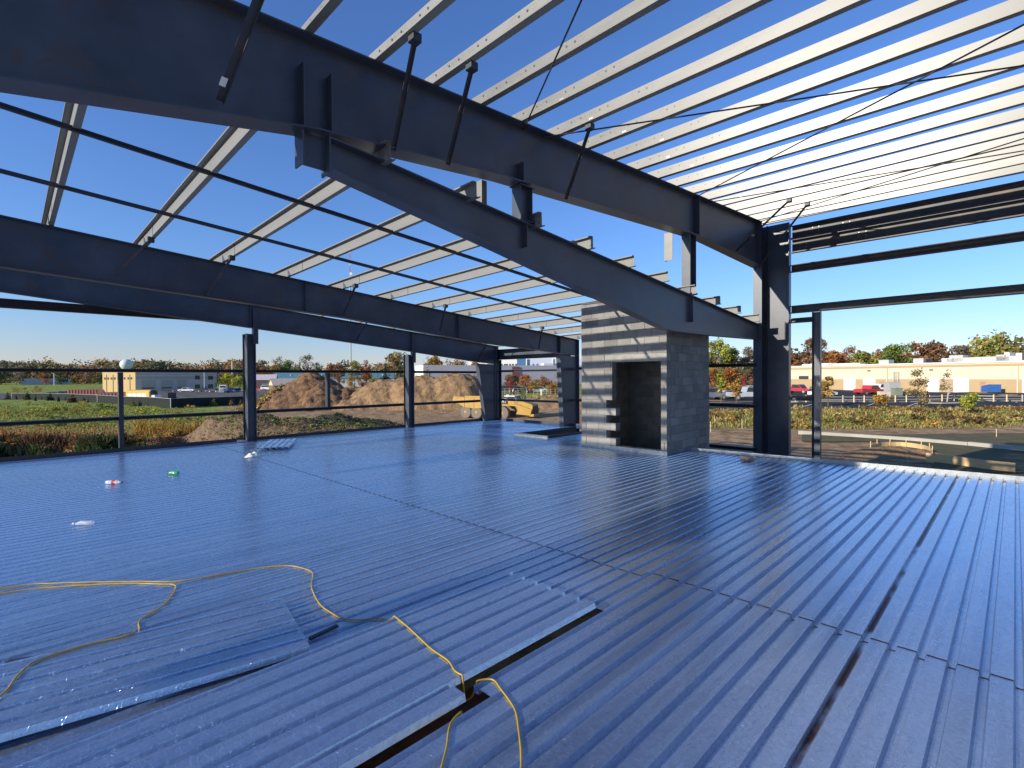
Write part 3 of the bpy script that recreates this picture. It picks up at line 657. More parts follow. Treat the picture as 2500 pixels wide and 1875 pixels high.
tag(mb.build('steel_shim', STEELD), 'small dark strip by the corner of the crooked deck sheet', 'strip')
mb = MB(); mb.bar((-.02,4.62,.012),(.1,4.55,.012),.05,.02)
tag(mb.build('steel_shim', STEELD), 'small dark strip at the left edge beside the cord', 'strip')

# ------------------------------------------------------------ terrain
CP = [(28,974,158),(100,975,148),(237,984,122),(416,997,99),(500,990,110),(590,985,120),(250,958,225),(525,955,230),(380,958,205),(620,962,200),
 (100,940,340),(0,940,340),(200,938,340),(0,1080,38),(150,1076,39),(300,1060,43),(100,1020,62),(300,1020,70),(450,1040,52),(560,1010,72),
 (650,1000,85),(700,1040,52),(620,1050,44),(850,1030,58),(1000,1020,64),(1150,1024,65),(1300,1020,63),(1350,1014,66),(1330,985,86),(1300,958,125),(1300,938,180),(1000,940,190),(700,945,200),
 (1790,1050,37),(1750,1090,29),(2000,1090,29),(2200,1085,29.5),(2450,1105,27),(2300,1130,23),(2000,1050,38),(2300,1050,37),(2150,1010,47),(2450,1020,45),(1790,1005,53),(2150,1000,52),(2300,985,64),(2450,985,62),(1980,983,67),(1790,980,70),(2200,957,110),(1950,949,138),(2500,960,94),(1790,962,100),(1640,1100,28)]
CW = np.array([at(*c) for c in CP]); CW = np.vstack([CW, [(0,0,-3.4),(10,0,-3.2),(15,8,-3.3),(0,16,-3.4),(8,20,-3.4),(15,20,-3.4),(-20,0,-3.4),(0,-30,-3.0),(30,-20,-2.4),(60,-40,-1.8),(-60,60,-3.4)]])
def sstep(a, b, x): t = np.clip((x-a)/(b-a), 0, 1); return t*t*(3-2*t)
def vnoise(x, y, s, seed=0):
    return (np.sin(x*s*1.3+y*s*.7+seed)+np.sin(-x*s*.8+y*s*1.9+seed*2.1)+np.sin(x*s*2.7-y*s*2.3+seed*.7)*.5+np.sin(x*s*4.1+y*s*3.3+seed*1.7)*.3)/2.8
def zone_px(X, Y):
    q0 = R[0,0]*X+R[0,1]*Y; q2 = R[2,0]*X+R[2,1]*Y
    return np.where(q2 > .5, CX+F*q0/np.maximum(q2, .5), np.where(q0 > 0, 9999, -9999)), q2
def ground(X, Y):
    X = np.atleast_1d(np.asarray(X, float)); Y = np.atleast_1d(np.asarray(Y, float)); num = 0; den = 0
    for c in CW:
        d2 = (X-c[0])**2+(Y-c[1])**2; s2 = 9+.0016*(c[0]**2+c[1]**2); w_ = 1/(d2+s2)**1.7; num = num+w_*c[2]; den = den+w_
    z = num/den; px, Z = zone_px(X, Y)
    left = sstep(600, 470, px)*sstep(-800, -300, px)
    edge = 37.2+1.0*np.sin(px*.017)+.6*np.sin(px*.043+1)+sstep(150,450,px)*1.5
    z = z-left*sstep(edge, edge-2.4, Z)*2.3
    far = sstep(25, 70, Z)
    z = z+vnoise(X, Y, .11, 1)*.28*far*np.where(px < 640, 1, .35)+vnoise(X, Y, .5, 3)*.05*far
    return z
def gz(x, y): return float(ground(x, y)[0])
th = np.radians(np.concatenate([np.arange(-180, -22, 6), np.arange(-22, 112, .4), np.arange(112, 180, 6)])); rad = np.concatenate([[3], np.geomspace(10, 420, 150), np.geomspace(450, 6000, 14)])
TT_, RR_ = np.meshgrid(th, rad); GX = RR_*np.cos(TT_); GY = RR_*np.sin(TT_); GZ = ground(GX.ravel(), GY.ravel()).reshape(GX.shape)
GZ = np.where(RR_ > 420, GZ-0*RR_, GZ)
nr, nc = GX.shape
me = bpy.data.meshes.new('ground'); V = np.stack([GX, GY, GZ], -1).reshape(-1, 3)
fs = [(i*nc+j, i*nc+(j+1) % nc, (i+1)*nc+(j+1) % nc, (i+1)*nc+j) for i in range(nr-1) for j in range(nc)]
fs = [f[::-1] for f in fs]
me.from_pydata([tuple(v) for v in V], [], fs+[tuple(range(nc))])
PX, ZZ = zone_px(V[:,0], V[:,1])
def band(a, b, x, s): return sstep(a-s, a+s, x)*(1-sstep(b-s, b+s, x))
grass = (1-sstep(430, 660, PX))*sstep(30, 36, ZZ)
grass = np.maximum(grass, .9*band(1225, 1500, PX, 20)*band(100, 185, ZZ, 12))
grass = np.maximum(grass, .45*band(1640, 3500, PX, 60)*band(39, 54, ZZ, 4))
grass = np.maximum(grass, sstep(185, 260, ZZ)*.8)
dry = np.clip((1-sstep(520, 760, PX))*band(36, 75, ZZ, 14)*1.0, 0, 1)
dry = np.maximum(dry, .9*band(1640, 3500, PX, 60)*band(38, 56, ZZ, 2.5))
dry = np.maximum(dry, .8*band(1290, 1500, PX, 25)*band(84, 100, ZZ, 6))
grass = np.where((PX < 560) & (ZZ < 62), grass*(.3+.7*sstep(44, 62, ZZ)), grass)
ca = me.color_attributes.new('zone', 'FLOAT_COLOR', 'POINT')
ca.data.foreach_set('color', np.stack([grass, dry, 0*grass, 0*grass+1], 1).ravel().astype(np.float32))
me.materials.append(groundmat('site_ground')); me.polygons.foreach_set('use_smooth', [True]*len(me.polygons)); me.update()
go = bpy.data.objects.new('ground', me); C.objects.link(go); tag(go, kind='structure')

def gp(px, Z, dz=0):                                      # point on the ground seen in column px, Z metres ahead
    p = at(px, 930, Z); return Vector((p[0], p[1], gz(p[0], p[1])+dz))
def cdir(deg): a = math.radians(deg); return Vector((R[2,0]*math.cos(a)+R[0,0]*math.sin(a), R[2,1]*math.cos(a)+R[0,1]*math.sin(a), 0)).normalized()
def drape(name, px0, px1, Z0, Z1, m, dz=.04, nx=24, nz=6):
    mb = MB()
    for i in range(nx):
        for j in range(nz):
            f = lambda a, b: gp(px0+(px1-px0)*a/nx, Z0+(Z1-Z0)*b/nz, dz)
            mb.face([f(i,j), f(i+1,j), f(i+1,j+1), f(i,j+1)])
    return tag(mb.build(name, m), kind='structure')
ASPH = paint('asphalt', (.045,.045,.046), .95, 0, .2, .6, 0, spec=.08); ASPH2 = paint('worn_asphalt', (.12,.11,.10), .95, 0, .25, .25, spec=.1)
drape('parking_lot', 1690, 2760, 56.5, 67, ASPH); drape('parking_lot', 1690, 2760, 68.6, 150, ASPH, nz=10); drape('parking_lot', 380, 720, 128, 222, ASPH2, nz=8, dz=.12)
drape('parking_lot', -60, 330, 150, 215, ASPH2, nz=8, dz=.12)
LINE = paint('white_line', (.72,.72,.68), .8)
for px in (1960, 2110, 2215, 2345, 2460):
    mb = MB(); a = gp(px, 58.5, .05); b = gp(px+24, 63.5, .05); s = (b-a).cross(Vector((0,0,1))).normalized()*.08
    mb.face([a-s, a+s, b+s, b-s]); tag(mb.build('bay_line', LINE), kind='structure')
def kerb(label, pts, wd=.3, h=.22, m=CONC, nm='kerb'):
    mb = MB(); P = [Vector(p) for p in pts]
    for a, b in zip(P, P[1:]):
        s = (b-a).cross(Vector((0,0,1))).normalized()*wd
        mb.prism([a-Vector((0,0,.2)), a+s-Vector((0,0,.2)), a+s+Vector((0,0,h)), a+Vector((0,0,h))], b-a)
    return tag(mb.build(nm, m), label, 'kerb')
kerb('', [gp(1949,34.8), gp(2080,33), gp(2220,31), gp(2362,29)], -.34, .24).__setitem__('kind', 'structure')
kerb('', [gp(2363,29), gp(2500,27), gp(2640,25)], -.36, .26).__setitem__('kind', 'structure')
kerb('', [gp(1935,67.6), gp(2050,67.6), gp(2245,67.4)], -.35, .16).__setitem__('kind', 'structure')
kerb('', [gp(2257,63.5), gp(2300,62.4), gp(2360,62.6)], -.4, .16).__setitem__('kind', 'structure')
kerb('', [gp(2375,66.5), gp(2440,66), gp(2600,65)], -.35, .16).__setitem__('kind', 'structure')
GRAV = paint('compacted_gravel', (.135,.118,.062), .97, 0, .25, 1.2, .01, 30, spec=.08)
def flatpoly(name, pts, z, m):
    mb = MB(); mb.face([tuple(on(x, y, 2, z)) for x, y in pts]); return tag(mb.build(name, m), kind='structure')
drape('gravel_road', 1958, 2720, 30.6, 34.3, GRAV, .05, 40, 4); drape('gravel_road', 2150, 2720, 26.2, 30.6, GRAV, .055, 24, 4); drape('gravel_road', 2282, 2720, 20.5, 26.2, GRAV, .05, 20, 5)
PLY = paint('plywood_form', (.56,.40,.19), .8, 0, .15, 4, 0, sc=(.3,.3,4))
def formwork(label, P, h, stakes=True):
    r = thing('formwork', label, 'formwork', P[0]); Q = catmull(P, 4)
    mb = MB()
    for a, b in zip(Q, Q[1:]): mb.bar(a+Vector((0,0,h/2)), b+Vector((0,0,h/2)), .03, h)
    mb.build('form_board', PLY, r)
    if stakes:
        for a in Q[::3]:
            mb = MB(); k = a+(Vector((0,0,0))-a).normalized()*.06; k.z = a.z-.2; mb.bar(k, k+Vector((0,0,h+.42)), .035, .035, (0,1,0)); mb.build('stake', PLY, r)
formwork('curved plywood form with stakes around the island past the right deck edge', [gp(2126,27.2), gp(2150,28.2), gp(2200,28.4), gp(2250,27.4), gp(2274,26), gp(2277,24.6)], .30)
formwork('straight plywood form in front of the curved one, partly in shade', [gp(2262,23.4), gp(2330,22.4), gp(2400,21.4), gp(2480,20.6)], .42, False)
WOODS = paint('stake_wood', (.60,.48,.28), .8); ORNG = paint('orange_stake', (.6,.16,.06), .8)
for px, Z, h, l, m in ((1735,36,.75,'survey stake by the block shaft edge, leftmost',WOODS),(1745,41,.7,'white-topped survey stake second from the block shaft',WOODS),(1812,38,.75,'taller survey stake left of the tall column',WOODS),(1820,40,.5,'short survey stake left of the tall column',WOODS),(2434,32.5,.55,'survey stake past the near kerb on the right',WOODS),(2098,52,.6,'survey stake at the edge of the brush below the first sapling',WOODS),(2059,23.5,.45,'orange stake beside the soil heap past the deck edge',ORNG),(2322,50,.6,'thin stake in the brush below the asphalt island',WOODS)):
    mb = MB(); a = gp(px, Z, -.2); mb.bar(a, a+Vector((.03,.02,h+.2)), .045, .03, (0,1,0)); tag(mb.build('survey_stake', m), l, 'stake', 'survey stakes on the right')

# ------------------------------------------------------------ piles of soil
def pile(name, label, px, Z, humps, m, n=64, wid=None, seed=1, amp=.3, cat='dirt pile'):
    """humps: (right offset m, forward offset m, radius right, radius forward, height, sharpness)"""
    c = gp(px, Z); Rt = cdir(90); Fw = cdir(0); mb = MB()
    x0 = min(h[0]-h[2] for h in humps); x1 = max(h[0]+h[2] for h in humps); y0 = min(h[1]-h[3] for h in humps); y1 = max(h[1]+h[3] for h in humps)
    us = np.linspace(x0, x1, n*2); vs = np.linspace(y0, y1, n); U, Vv = np.meshgrid(us, vs); Hh = np.full(U.shape, -.6)
    for (a, b, ra, rb, h, sh) in humps:
        d = np.sqrt(((U-a)/ra)**2+((Vv-b)/rb)**2); Hh = np.maximum(Hh, h*np.clip(1-d, -.2, 1)**1*np.where(d > .999, 1, 1)*1.0 if sh == 1 else h*(1-np.clip(d, 0, 1.1)**sh))
    nz = vnoise(U, Vv, .9, seed)*.5+vnoise(U, Vv, 2.1, seed+4)*.35+np.abs(vnoise(U, Vv, 1.5, seed+9))*.5+vnoise(U, Vv, 5, seed+2)*.15
    Hh = Hh+nz*amp*np.clip(Hh+.4, 0, 1.2)
    X = c.x+Rt.x*U+Fw.x*Vv; Y = c.y+Rt.y*U+Fw.y*Vv; G = ground(X.ravel(), Y.ravel()).reshape(X.shape)
    Zs = G+Hh
    i0 = len(vs); V_ = np.stack([X, Y, Zs], -1).reshape(-1, 3); ncol = len(us)
    mb.v = [tuple(v) for v in V_]; mb.f = [(i*ncol+j, i*ncol+j+1, (i+1)*ncol+j+1, (i+1)*ncol+j) for i in range(len(vs)-1) for j in range(ncol-1) if max(Hh[i,j],Hh[i+1,j+1],Hh[i,j+1],Hh[i+1,j]) > -.45]; mb.c = [None]*len(mb.f)
    o = mb.build(name, m, smooth=True, base=tuple(c)); tag(o, label, cat); return o, (X, Y, Zs, Hh)
P1 = pile('dirt_pile', 'tallest brown dirt pile, left of the jamb between girts', 762, 88, [(0,0,10.8,10,6.7,1),(-4,-1,7.5,8,3.4,1),(3.6,-4.5,6.5,6.5,4.4,1),(7.2,-3,6,7,3.2,1),(-1.5,-5.5,5,5,2.3,1)], SOILD, seed=3, amp=.55)
P2 = pile('dirt_pile', 'long flat-topped tan dirt bank behind the dump truck', 1040, 86, [(-7,-1,8,7,4.6,1.4),(-1,1,10,9,5.0,2.4),(4.8,1,7.5,8,5.2,3),(-10,-3,6,6,2.6,1.2)], SOILP, seed=8, amp=.42)
P3 = pile('dirt_pile', 'low dark overgrown mound just beyond the deck at the left post', 600, 38.5, [(-2.6,0,4.2,3.2,1.6,1.2),(0,.4,5,3.0,1.9,1.6),(4.0,.2,5,2.8,1.5,1.6),(8,.2,5,2.6,1.15,1.6)], paint('weedy_soil', (.15,.10,.055), .97, 0, .5, 2.2, .12, 5), seed=5, amp=.2)
P4 = pile('dirt_pile', 'small dark weedy heap left of the middle wall post', 820, 50, [(0,0,4.4,3,1.25,1.2),(3,.5,4,2.2,.7,1.4)], paint('dark_weedy_soil', (.06,.05,.03), .97, 0, .5, 2.2, .12, 5), seed=15, amp=.2)
P5 = pile('dirt_pile', 'low reddish soil heap inside the curved plywood form', 2180, 25.6, [(0,0,2.3,1.5,.42,1.5),(1.2,-.3,1.3,1,.36,1.3)], SOILP, n=40, seed=21, amp=.12)
P6 = pile('dirt_pile', 'soil bank in front of the hauler nose by the second column', 1352, 80, [(0,0,6,5,1.3,1.3),(5,1,6,6,1.3,1.3),(-4,4,4,4,1.0,1.3)], SOILP, seed=27, amp=.25)

# ------------------------------------------------------------ trees and plants
LEAF = {}
def lm(col):
    if col not in LEAF:
        LEAF[col] = leafmat('foliage_'+str(len(LEAF)), {'green':(.14,.19,.04),'dark':(.045,.075,.024),'olive':(.24,.225,.055),'yellow':(.34,.29,.035),'gold':(.36,.22,.045),'rust':(.30,.125,.04),
          'orange':(.32,.13,.035),'brown':(.22,.125,.06),'red':(.42,.035,.055),'grey':(.22,.18,.12),'pale':(.30,.22,.10),'pine':(.028,.05,.02),'bronze':(.10,.055,.028),'lime':(.32,.34,.05),'far':(.19,.17,.11),'straw':(.38,.29,.10)}[col])
    return LEAF[col]
BARK = paint('tree_bark', (.13,.10,.08), .9, 0, .3, 8); PALEB = paint('pale_bark', (.42,.39,.34), .85, 0, .2, 6)
def quads(pts, nrm, size, asp, tone, rg):
    n = len(pts); rv = rg.normal(size=(n, 3)); a = np.cross(nrm, rv); a /= np.linalg.norm(a, axis=1)[:,None]+1e-9; b = np.cross(nrm, a); b /= np.linalg.norm(b, axis=1)[:,None]+1e-9
    a = a*(size*.5)[:,None]; b = b*(size*.5*asp)[:,None]
    v = np.stack([pts-a, pts-b*.9, pts+a, pts+b*.9], 1).reshape(-1, 3)
    return v, np.repeat(tone, 4, axis=0)
def leafobj(name, m, v, tone, parent=None, base=None):
    n = len(v)//4; o0 = np.array(root_off(parent) if parent is not None else base)
    me = bpy.data.meshes.new(name); me.vertices.add(len(v)); me.vertices.foreach_set('co', (v-o0).astype(np.float32).ravel())
    me.loops.add(len(v)); me.loops.foreach_set('vertex_index', np.arange(len(v), dtype=np.int32)); me.polygons.add(n)
    me.polygons.foreach_set('loop_start', np.arange(0, len(v), 4, dtype=np.int32)); me.polygons.foreach_set('loop_total', np.full(n, 4, dtype=np.int32))
    ca = me.color_attributes.new('tone', 'FLOAT_COLOR', 'POINT'); t4 = np.ones((len(v), 4), np.float32); t4[:,:3] = tone; ca.data.foreach_set('color', t4.ravel())
    me.materials.append(m); me.update(calc_edges=True)
    o = bpy.data.objects.new(name, me); C.objects.link(o)
    if parent is not None: o.parent = parent
    else: o.location = tuple(o0)
    return o
def cloud(rg, blobs, n, size, var=.3, hue=.12, flat=.0):
    """blobs (k,6): centre, radii"""
    B = np.array(blobs); vol = np.prod(B[:,3:], axis=1)**.75; k = rg.choice(len(B), n, p=vol/vol.sum())
    d = rg.normal(size=(n, 3)); d /= np.linalg.norm(d, axis=1)[:,None]; rr = rg.random(n)**.38*(1+.12*rg.normal(size=n))
    pts = B[k,:3]+d*B[k,3:]*rr[:,None]; nrm = d+.7*rg.normal(size=(n, 3)); nrm /= np.linalg.norm(nrm, axis=1)[:,None]
    bt = 1+.22*rg.normal(size=len(B)); t = np.clip((bt[k]*(1+var*rg.normal(size=n))), .35, 1.9)
    tone = t[:,None]*np.stack([1+hue*rg.normal(size=n), np.ones(n), 1+hue*rg.normal(size=n)], 1)
    return quads(pts, nrm, size*(.6+.8*rg.random(n)), .75, np.clip(tone, .2, 2.2), rg)
SEED = [100]
def tree(label, px, Z, top, w_, col, name='tree', cat='tree', trunk=.25, n=None, shape='round', leaf=None, bark=None, group=None, bare=0, base=None, dz=0):
    """top = pixel row of the crown's top, w_ = crown width in photo pixels"""
    SEED[0] += 1; rg = np.random.default_rng(SEED[0])
    b = gp(px, Z, -.1) if base is None else Vector(base); tp = at(px, top, Z); h = float(tp[2])-b.z+dz; W = w_*Z/F
    h = max(h, .6); r = thing(name, label, cat, b, group)
    tr = max(.03, h*.018); mb = MB(); lean = rg.normal(size=2)*h*.02
    mb.tube([b, b+Vector((lean[0],lean[1],h*.35)), b+Vector((lean[0]*1.5,lean[1]*.5,h*.8))], [tr, tr*.75, tr*.25], 6)
    nb = 7 if bare < .5 else 16
    for i in range(nb):
        z0 = h*(.25+.5*i/nb); a = rg.random()*6.28; L = W*(.28+.22*rg.random())*(1.2 if bare > .5 else 1)
        p0 = b+Vector((lean[0],lean[1],z0)); p1 = p0+Vector((math.cos(a)*L*.6, math.sin(a)*L*.6, h*.14)); p2 = p1+Vector((math.cos(a+.4)*L*.5, math.sin(a+.4)*L*.5, h*.14))
        mb.tube([p0, p1, p2], [tr*.4, tr*.25, tr*.08], 4, caps=False)
        if bare > .5: mb.tube([p1, p1+Vector((math.cos(a-.7)*L*.35, math.sin(a-.7)*L*.35, h*.16))], [tr*.2, tr*.05], 4, caps=False)
    mb.build('trunk', bark or BARK, r)
    blobs = []; z0 = h*trunk
    if shape == 'cone':
        for i in range(11):
            t = i/10; rad_ = W*.5*(1-t)**.85+W*.04; 
            for j in range(3 if t < .6 else 1):
                a = rg.random()*6.28; q = rad_*.35
                blobs.append((b.x+math.cos(a)*q, b.y+math.sin(a)*q, b.z+z0+(h-z0)*t*.96, rad_*.75, rad_*.75, (h-z0)*.09))
    else:
        k = 16 if shape == 'round' else 12
        for i in range(k):
            u = rg.random(); zc = z0+(h-z0)*(.12+.8*u); env = math.sqrt(max(.05, 1-((u-.42)/.62)**2)) if shape != 'upright' else (1-.75*u)*.9+.12
            a = rg.random()*6.28; q = W*.5*env*math.sqrt(rg.random())*.8; s = W*(.14+.11*rg.random())
            blobs.append((b.x+math.cos(a)*q, b.y+math.sin(a)*q, min(b.z+zc, b.z+h-s*.6), s, s, s*.8))
        blobs.append((b.x+lean[0], b.y+lean[1], b.z+h-W*.14, W*.16, W*.16, W*.15))
    n = n or int(min(2600, 500+w_*28)); n = int(n*(1-bare))
    sz = leaf or max(.10, W*.068)
    if n > 10:
        v, t = cloud(rg, blobs, n, sz); leafobj('crown', lm(col), v, t, r)
    return r
# behind the beige warehouse on the right
for args in (('tall rust and grey tree with a pale trunk behind the slim jamb',1978,150,826,70,'brown',.3,PALEB),('orange-brown tree low behind the warehouse roof, right of the slim jamb',2040,146,858,64,'rust',.2,None),
    ('rusty round tree behind the warehouse, left of the rooftop box',2075,148,844,52,'brown',.2,None),('yellow-green tree behind the warehouse roof',2105,142,858,62,'olive',.2,None),('olive tree with an orange top behind the warehouse',2150,146,856,48,'orange',.2,None),
    ('dark green oak behind the warehouse, darkest of the row',2192,140,842,66,'green',.2,None),('russet tree behind the warehouse with a pinkish top',2232,146,836,58,'rust',.2,None),('bright orange low tree behind the warehouse',2246,136,866,46,'orange',.2,None),
    ('big brown-orange oak behind the warehouse rooftop units',2290,144,838,80,'brown',.2,None),('greyish brown tree behind the white rooftop boxes',2342,146,842,60,'grey',.2,None),('dark olive tree between the grey one and the biggest one',2378,142,856,46,'olive',.2,None),
    ('largest tree of the row, green-gold and standing highest at the right',2440,132,808,112,'olive',.2,None),('orange tree at the right edge behind the warehouse',2505,138,850,56,'orange',.2,None),('rust tree behind the warehouse, next to the column',1925,150,862,48,'rust',.2,None)):
    l, px, Z, top, w_, col, tk, bk = args; w_ *= 1.2
    tree(l, px, Z, top, w_, col, trunk=tk, bark=bk, name='deciduous_tree', group='trees behind the beige warehouse')
# between the block shaft and the tall column
for args in (('tall yellow-green tree just right of the block shaft',1752,110,826,70,'lime',.12),('second yellow-green tree, lower, right of the tallest by the shaft',1788,112,850,58,'olive',.12),('grey-green loose tree beside the tall column',1828,116,846,52,'grey',.15),
    ('dark green tree under the grey-green one by the tall column',1826,100,886,40,'dark',.1),('orange hedge-like tree beside the shaft over the parked cars',1742,96,900,44,'rust',.1),('orange-brown tree in the middle of the gap by the tall column',1780,94,898,60,'orange',.1),('brown tree in the gap nearest the tall column',1828,92,902,44,'brown',.1),
    ('small crimson tree over the white pickup by the tall column',1815,88,918,20,'red',.2),('crimson bush touching the tall column',1842,88,924,18,'red',.1)):
    l, px, Z, top, w_, col, tk = args; tree(l, px, Z, top, w_, col, trunk=tk, name='deciduous_tree', group='trees past the block shaft')
GS = 'saplings along the parking edge'
tree('yellow-green sapling beside the block shaft in front of the cars',1760,62,922,30,'lime','sapling',trunk=.3,n=420,leaf=.28,group=GS); tree('orange-brown sapling in front of the silver pickup',1796,60,928,34,'gold','sapling',trunk=.3,n=420,leaf=.28,group=GS)
tree('orange and green sapling right of the slim jamb',2022,60,918,40,'gold','sapling',trunk=.22,n=460,leaf=.3,group=GS); tree('low broad orange sapling before the red pickup',2150,55,964,46,'gold','sapling',trunk=.32,n=420,leaf=.26,group=GS)
tree('tall upright sapling, half bare, green at its foot',2238,52,902,60,'pale','sapling',trunk=.1,n=800,leaf=.2,shape='upright',group=GS); tree('thin pale nearly bare sapling before the white garage doors',2312,66,900,34,'pale','sapling',trunk=.2,n=260,leaf=.2,shape='upright',group=GS,bark=PALEB)
tree('small bright green sapling in front of the blue dumpsters',2375,48,962,50,'lime','sapling',trunk=.35,n=520,leaf=.26,group=GS)
# seen through the corner gap, past the hauler
for args in (('small crimson maple on the lawn past the corner column',1246,120,930,18,'red',.25),('second crimson shrub right of the crimson maple',1296,118,932,16,'red',.1),('brown hedge tree against the grey warehouse by the corner',1240,150,914,40,'brown',.05),('grey-brown hedge tree next to the corner hedge',1262,150,918,34,'bronze',.05),
    ('salmon-orange tree in front of the grey warehouse',1282,140,915,40,'orange',.1),('golden tree on the lawn, middle of the corner gap',1306,112,926,34,'gold',.25),('reddish tree behind the golden one',1325,140,918,36,'rust',.1),('copper tree on the lawn left of the second column',1345,108,926,36,'orange',.15),('tall amber tree half hidden by the second column',1366,106,908,34,'gold',.15),
    ('little red-orange sapling on the bank above the hauler',1254,100,953,10,'rust',.2),('thin yellow sapling above the hauler cab',1276,98,946,16,'olive',.3)):
    l, px, Z, top, w_, col, tk = args; tree(l, px, Z, top, w_, col, trunk=tk, name='deciduous_tree', group='trees past the corner column')
# centre left
for args in (('mixed grey-gold tree above the dark evergreens',962,170,862,66,'pale',.15,0),('bare tree behind the middle wall post',992,172,858,30,'grey',.2,.7),('gold tree behind the grey warehouse, left',1062,230,866,50,'gold',.15,0),('thin grey tree behind the grey warehouse',1046,235,868,34,'grey',.15,.3),('bare tree behind the grey warehouse',1092,230,874,30,'grey',.2,.7),('olive-gold tree behind the grey warehouse',1120,230,876,54,'pale',.15,0),('pale gold tree behind the grey warehouse by the corner',1158,230,882,40,'gold',.15,0),
    ('russet tree right of the mast foot',892,200,878,42,'rust',.1,0),('olive tree at the mast foot',866,200,880,40,'olive',.1,0),('dark olive tree left of the mast',830,205,884,46,'brown',.1,0),('dark rust tree further left of the mast',806,205,886,36,'rust',.1,0),
    ('tall half-bare tree above the teal roof, left',682,250,868,40,'grey',.15,.45),('sage green tree above the teal roof',705,245,880,60,'green',.1,0),('half-bare tree with raised limbs above the teal roof',748,250,866,44,'grey',.15,.4),('dark pine-like tree above the teal roof, right',776,245,884,34,'dark',.1,0),('golden tree by the white gable of the teal roof',672,240,888,32,'gold',.1,0),
    ('orange tree beside the left wall post',645,240,895,30,'orange',.1,0),('grey-brown tree just right of the left wall post',628,245,886,36,'brown',.1,0),('bare tree just left of the left wall post',585,250,878,24,'grey',.15,.75),('orange tree left of the left wall post',556,250,896,36,'orange',.1,0),
    ('bright yellow-green tree behind the parked vehicles',555,215,910,44,'lime',.05,0),('second bright yellow-green tree, by the left wall post',580,212,918,36,'lime',.05,0),('dark green bush at the end of the beige hall',536,212,924,20,'dark',.05,0),
    ('tawny shrub left of the dark evergreens',856,140,916,36,'gold',.05,0),('scarlet-flecked shrub by the tawny one',888,138,914,34,'rust',.05,0),('olive shrub beside the evergreens',912,136,922,34,'olive',.05,0)):
    l, px, Z, top, w_, col, tk, br = args; tree(l, px, Z, top, w_, col, trunk=tk, bare=br, name='deciduous_tree', group='trees beyond the dirt piles')
tree('dark evergreen behind the dirt bank, left of a pair',940,118,882,44,'pine','evergreen_tree',trunk=.05,n=1100,leaf=.6,shape='cone',group='dark evergreens behind the dirt bank'); tree('dark evergreen behind the dirt bank, right of a pair',976,116,884,44,'dark','evergreen_tree',trunk=.05,n=1100,leaf=.6,shape='cone',group='dark evergreens behind the dirt bank')
tree('cone-shaped cedar in front of the grey warehouse end wall',1043,120,890,36,'olive','evergreen_tree',trunk=.04,n=800,leaf=.5,shape='cone')
for px, w_, col, l in ((1105,34,'olive','yellow-flecked bush on top of the dirt bank, left'),(1135,30,'brown','reddish bush on top of the dirt bank'),(1158,38,'grey','grey bush on top of the dirt bank by the corner column'),(1080,24,'dark','small dark bush on top of the dirt bank')):
    tree(l, px, 112, 915 if w_ > 25 else 925, w_, col, 'bush', 'bush', .03, group='bushes on the dirt bank')
# clipped shrubs along the screened fence
GC = 'cone shrubs along the screened fence'
for px, Z, top, w_, col, l in ((18,152,956,15,'dark','dark cone shrub at the left edge by the fence end'),(39,150,960,5,'pine','slimmest dark shrub near the fence end'),(67,146,953,18,'dark','dark cone shrub second from the left edge'),(86,142,960,6,'pine','slim dark shrub right of the second cone'),(120,134,957,21,'pine','biggest dark green cone shrub by the fence'),
    (142,130,963,7,'pine','slim dark shrub left of the bronze cone'),(177,124,961,24,'bronze','bronze-brown cone shrub by the fence'),(204,120,966,8,'pine','slim dark shrub right of the bronze cone'),(323,106,970,17,'olive','olive-brown shrub in front of the school bus'),(339,104,972,6,'pine','slim dark shrub below the school bus'),(520,106,971,24,'olive','olive cone shrub on the shaded fence'),(564,108,971,16,'brown','tan egg-shaped shrub on the shaded fence'),(588,110,972,14,'brown','rusty shrub behind the left wall post')):
    tree(l, px, Z, top, w_, col, 'cone_shrub', 'shrub', 0, n=int(160+w_*16), shape='cone' , leaf=max(.22, w_*Z/F*.16), group=GC)
for px, Z, top, w_, col, l in ((35,200,944,24,'yellow','yellow bush on the far field at the left'),(58,200,946,18,'orange','orange bush on the far field'),(90,200,942,24,'rust','russet bush on the far field by the pole'),(205,96,978,36,'yellow','yellow weedy bush on the grass below the bronze cone'),(185,84,990,26,'gold','tawny weed clump on the grass below the yellow bush')):
    tree(l, px, Z, top, w_, col, 'bush', 'bush', 0, shape='round', n=360, group='bushes on the grass field')
for px, Z, top, w_, col, l in ((14,330,905,60,'dark','dark tree at the far left behind the field'),(40,325,905,44,'grey','grey-green tree left of the far blue building'),(112,320,910,34,'rust','pinkish tree right of the far blue building'),(150,330,905,44,'dark','dark tree behind the thin pole'),(215,325,905,44,'brown','rusty tree left of the beige hall'),(243,328,908,30,'green','green tree at the beige hall corner')):
    tree(l, px, Z, top, w_, col, 'deciduous_tree', trunk=.08, n=600, group='trees across the far field')
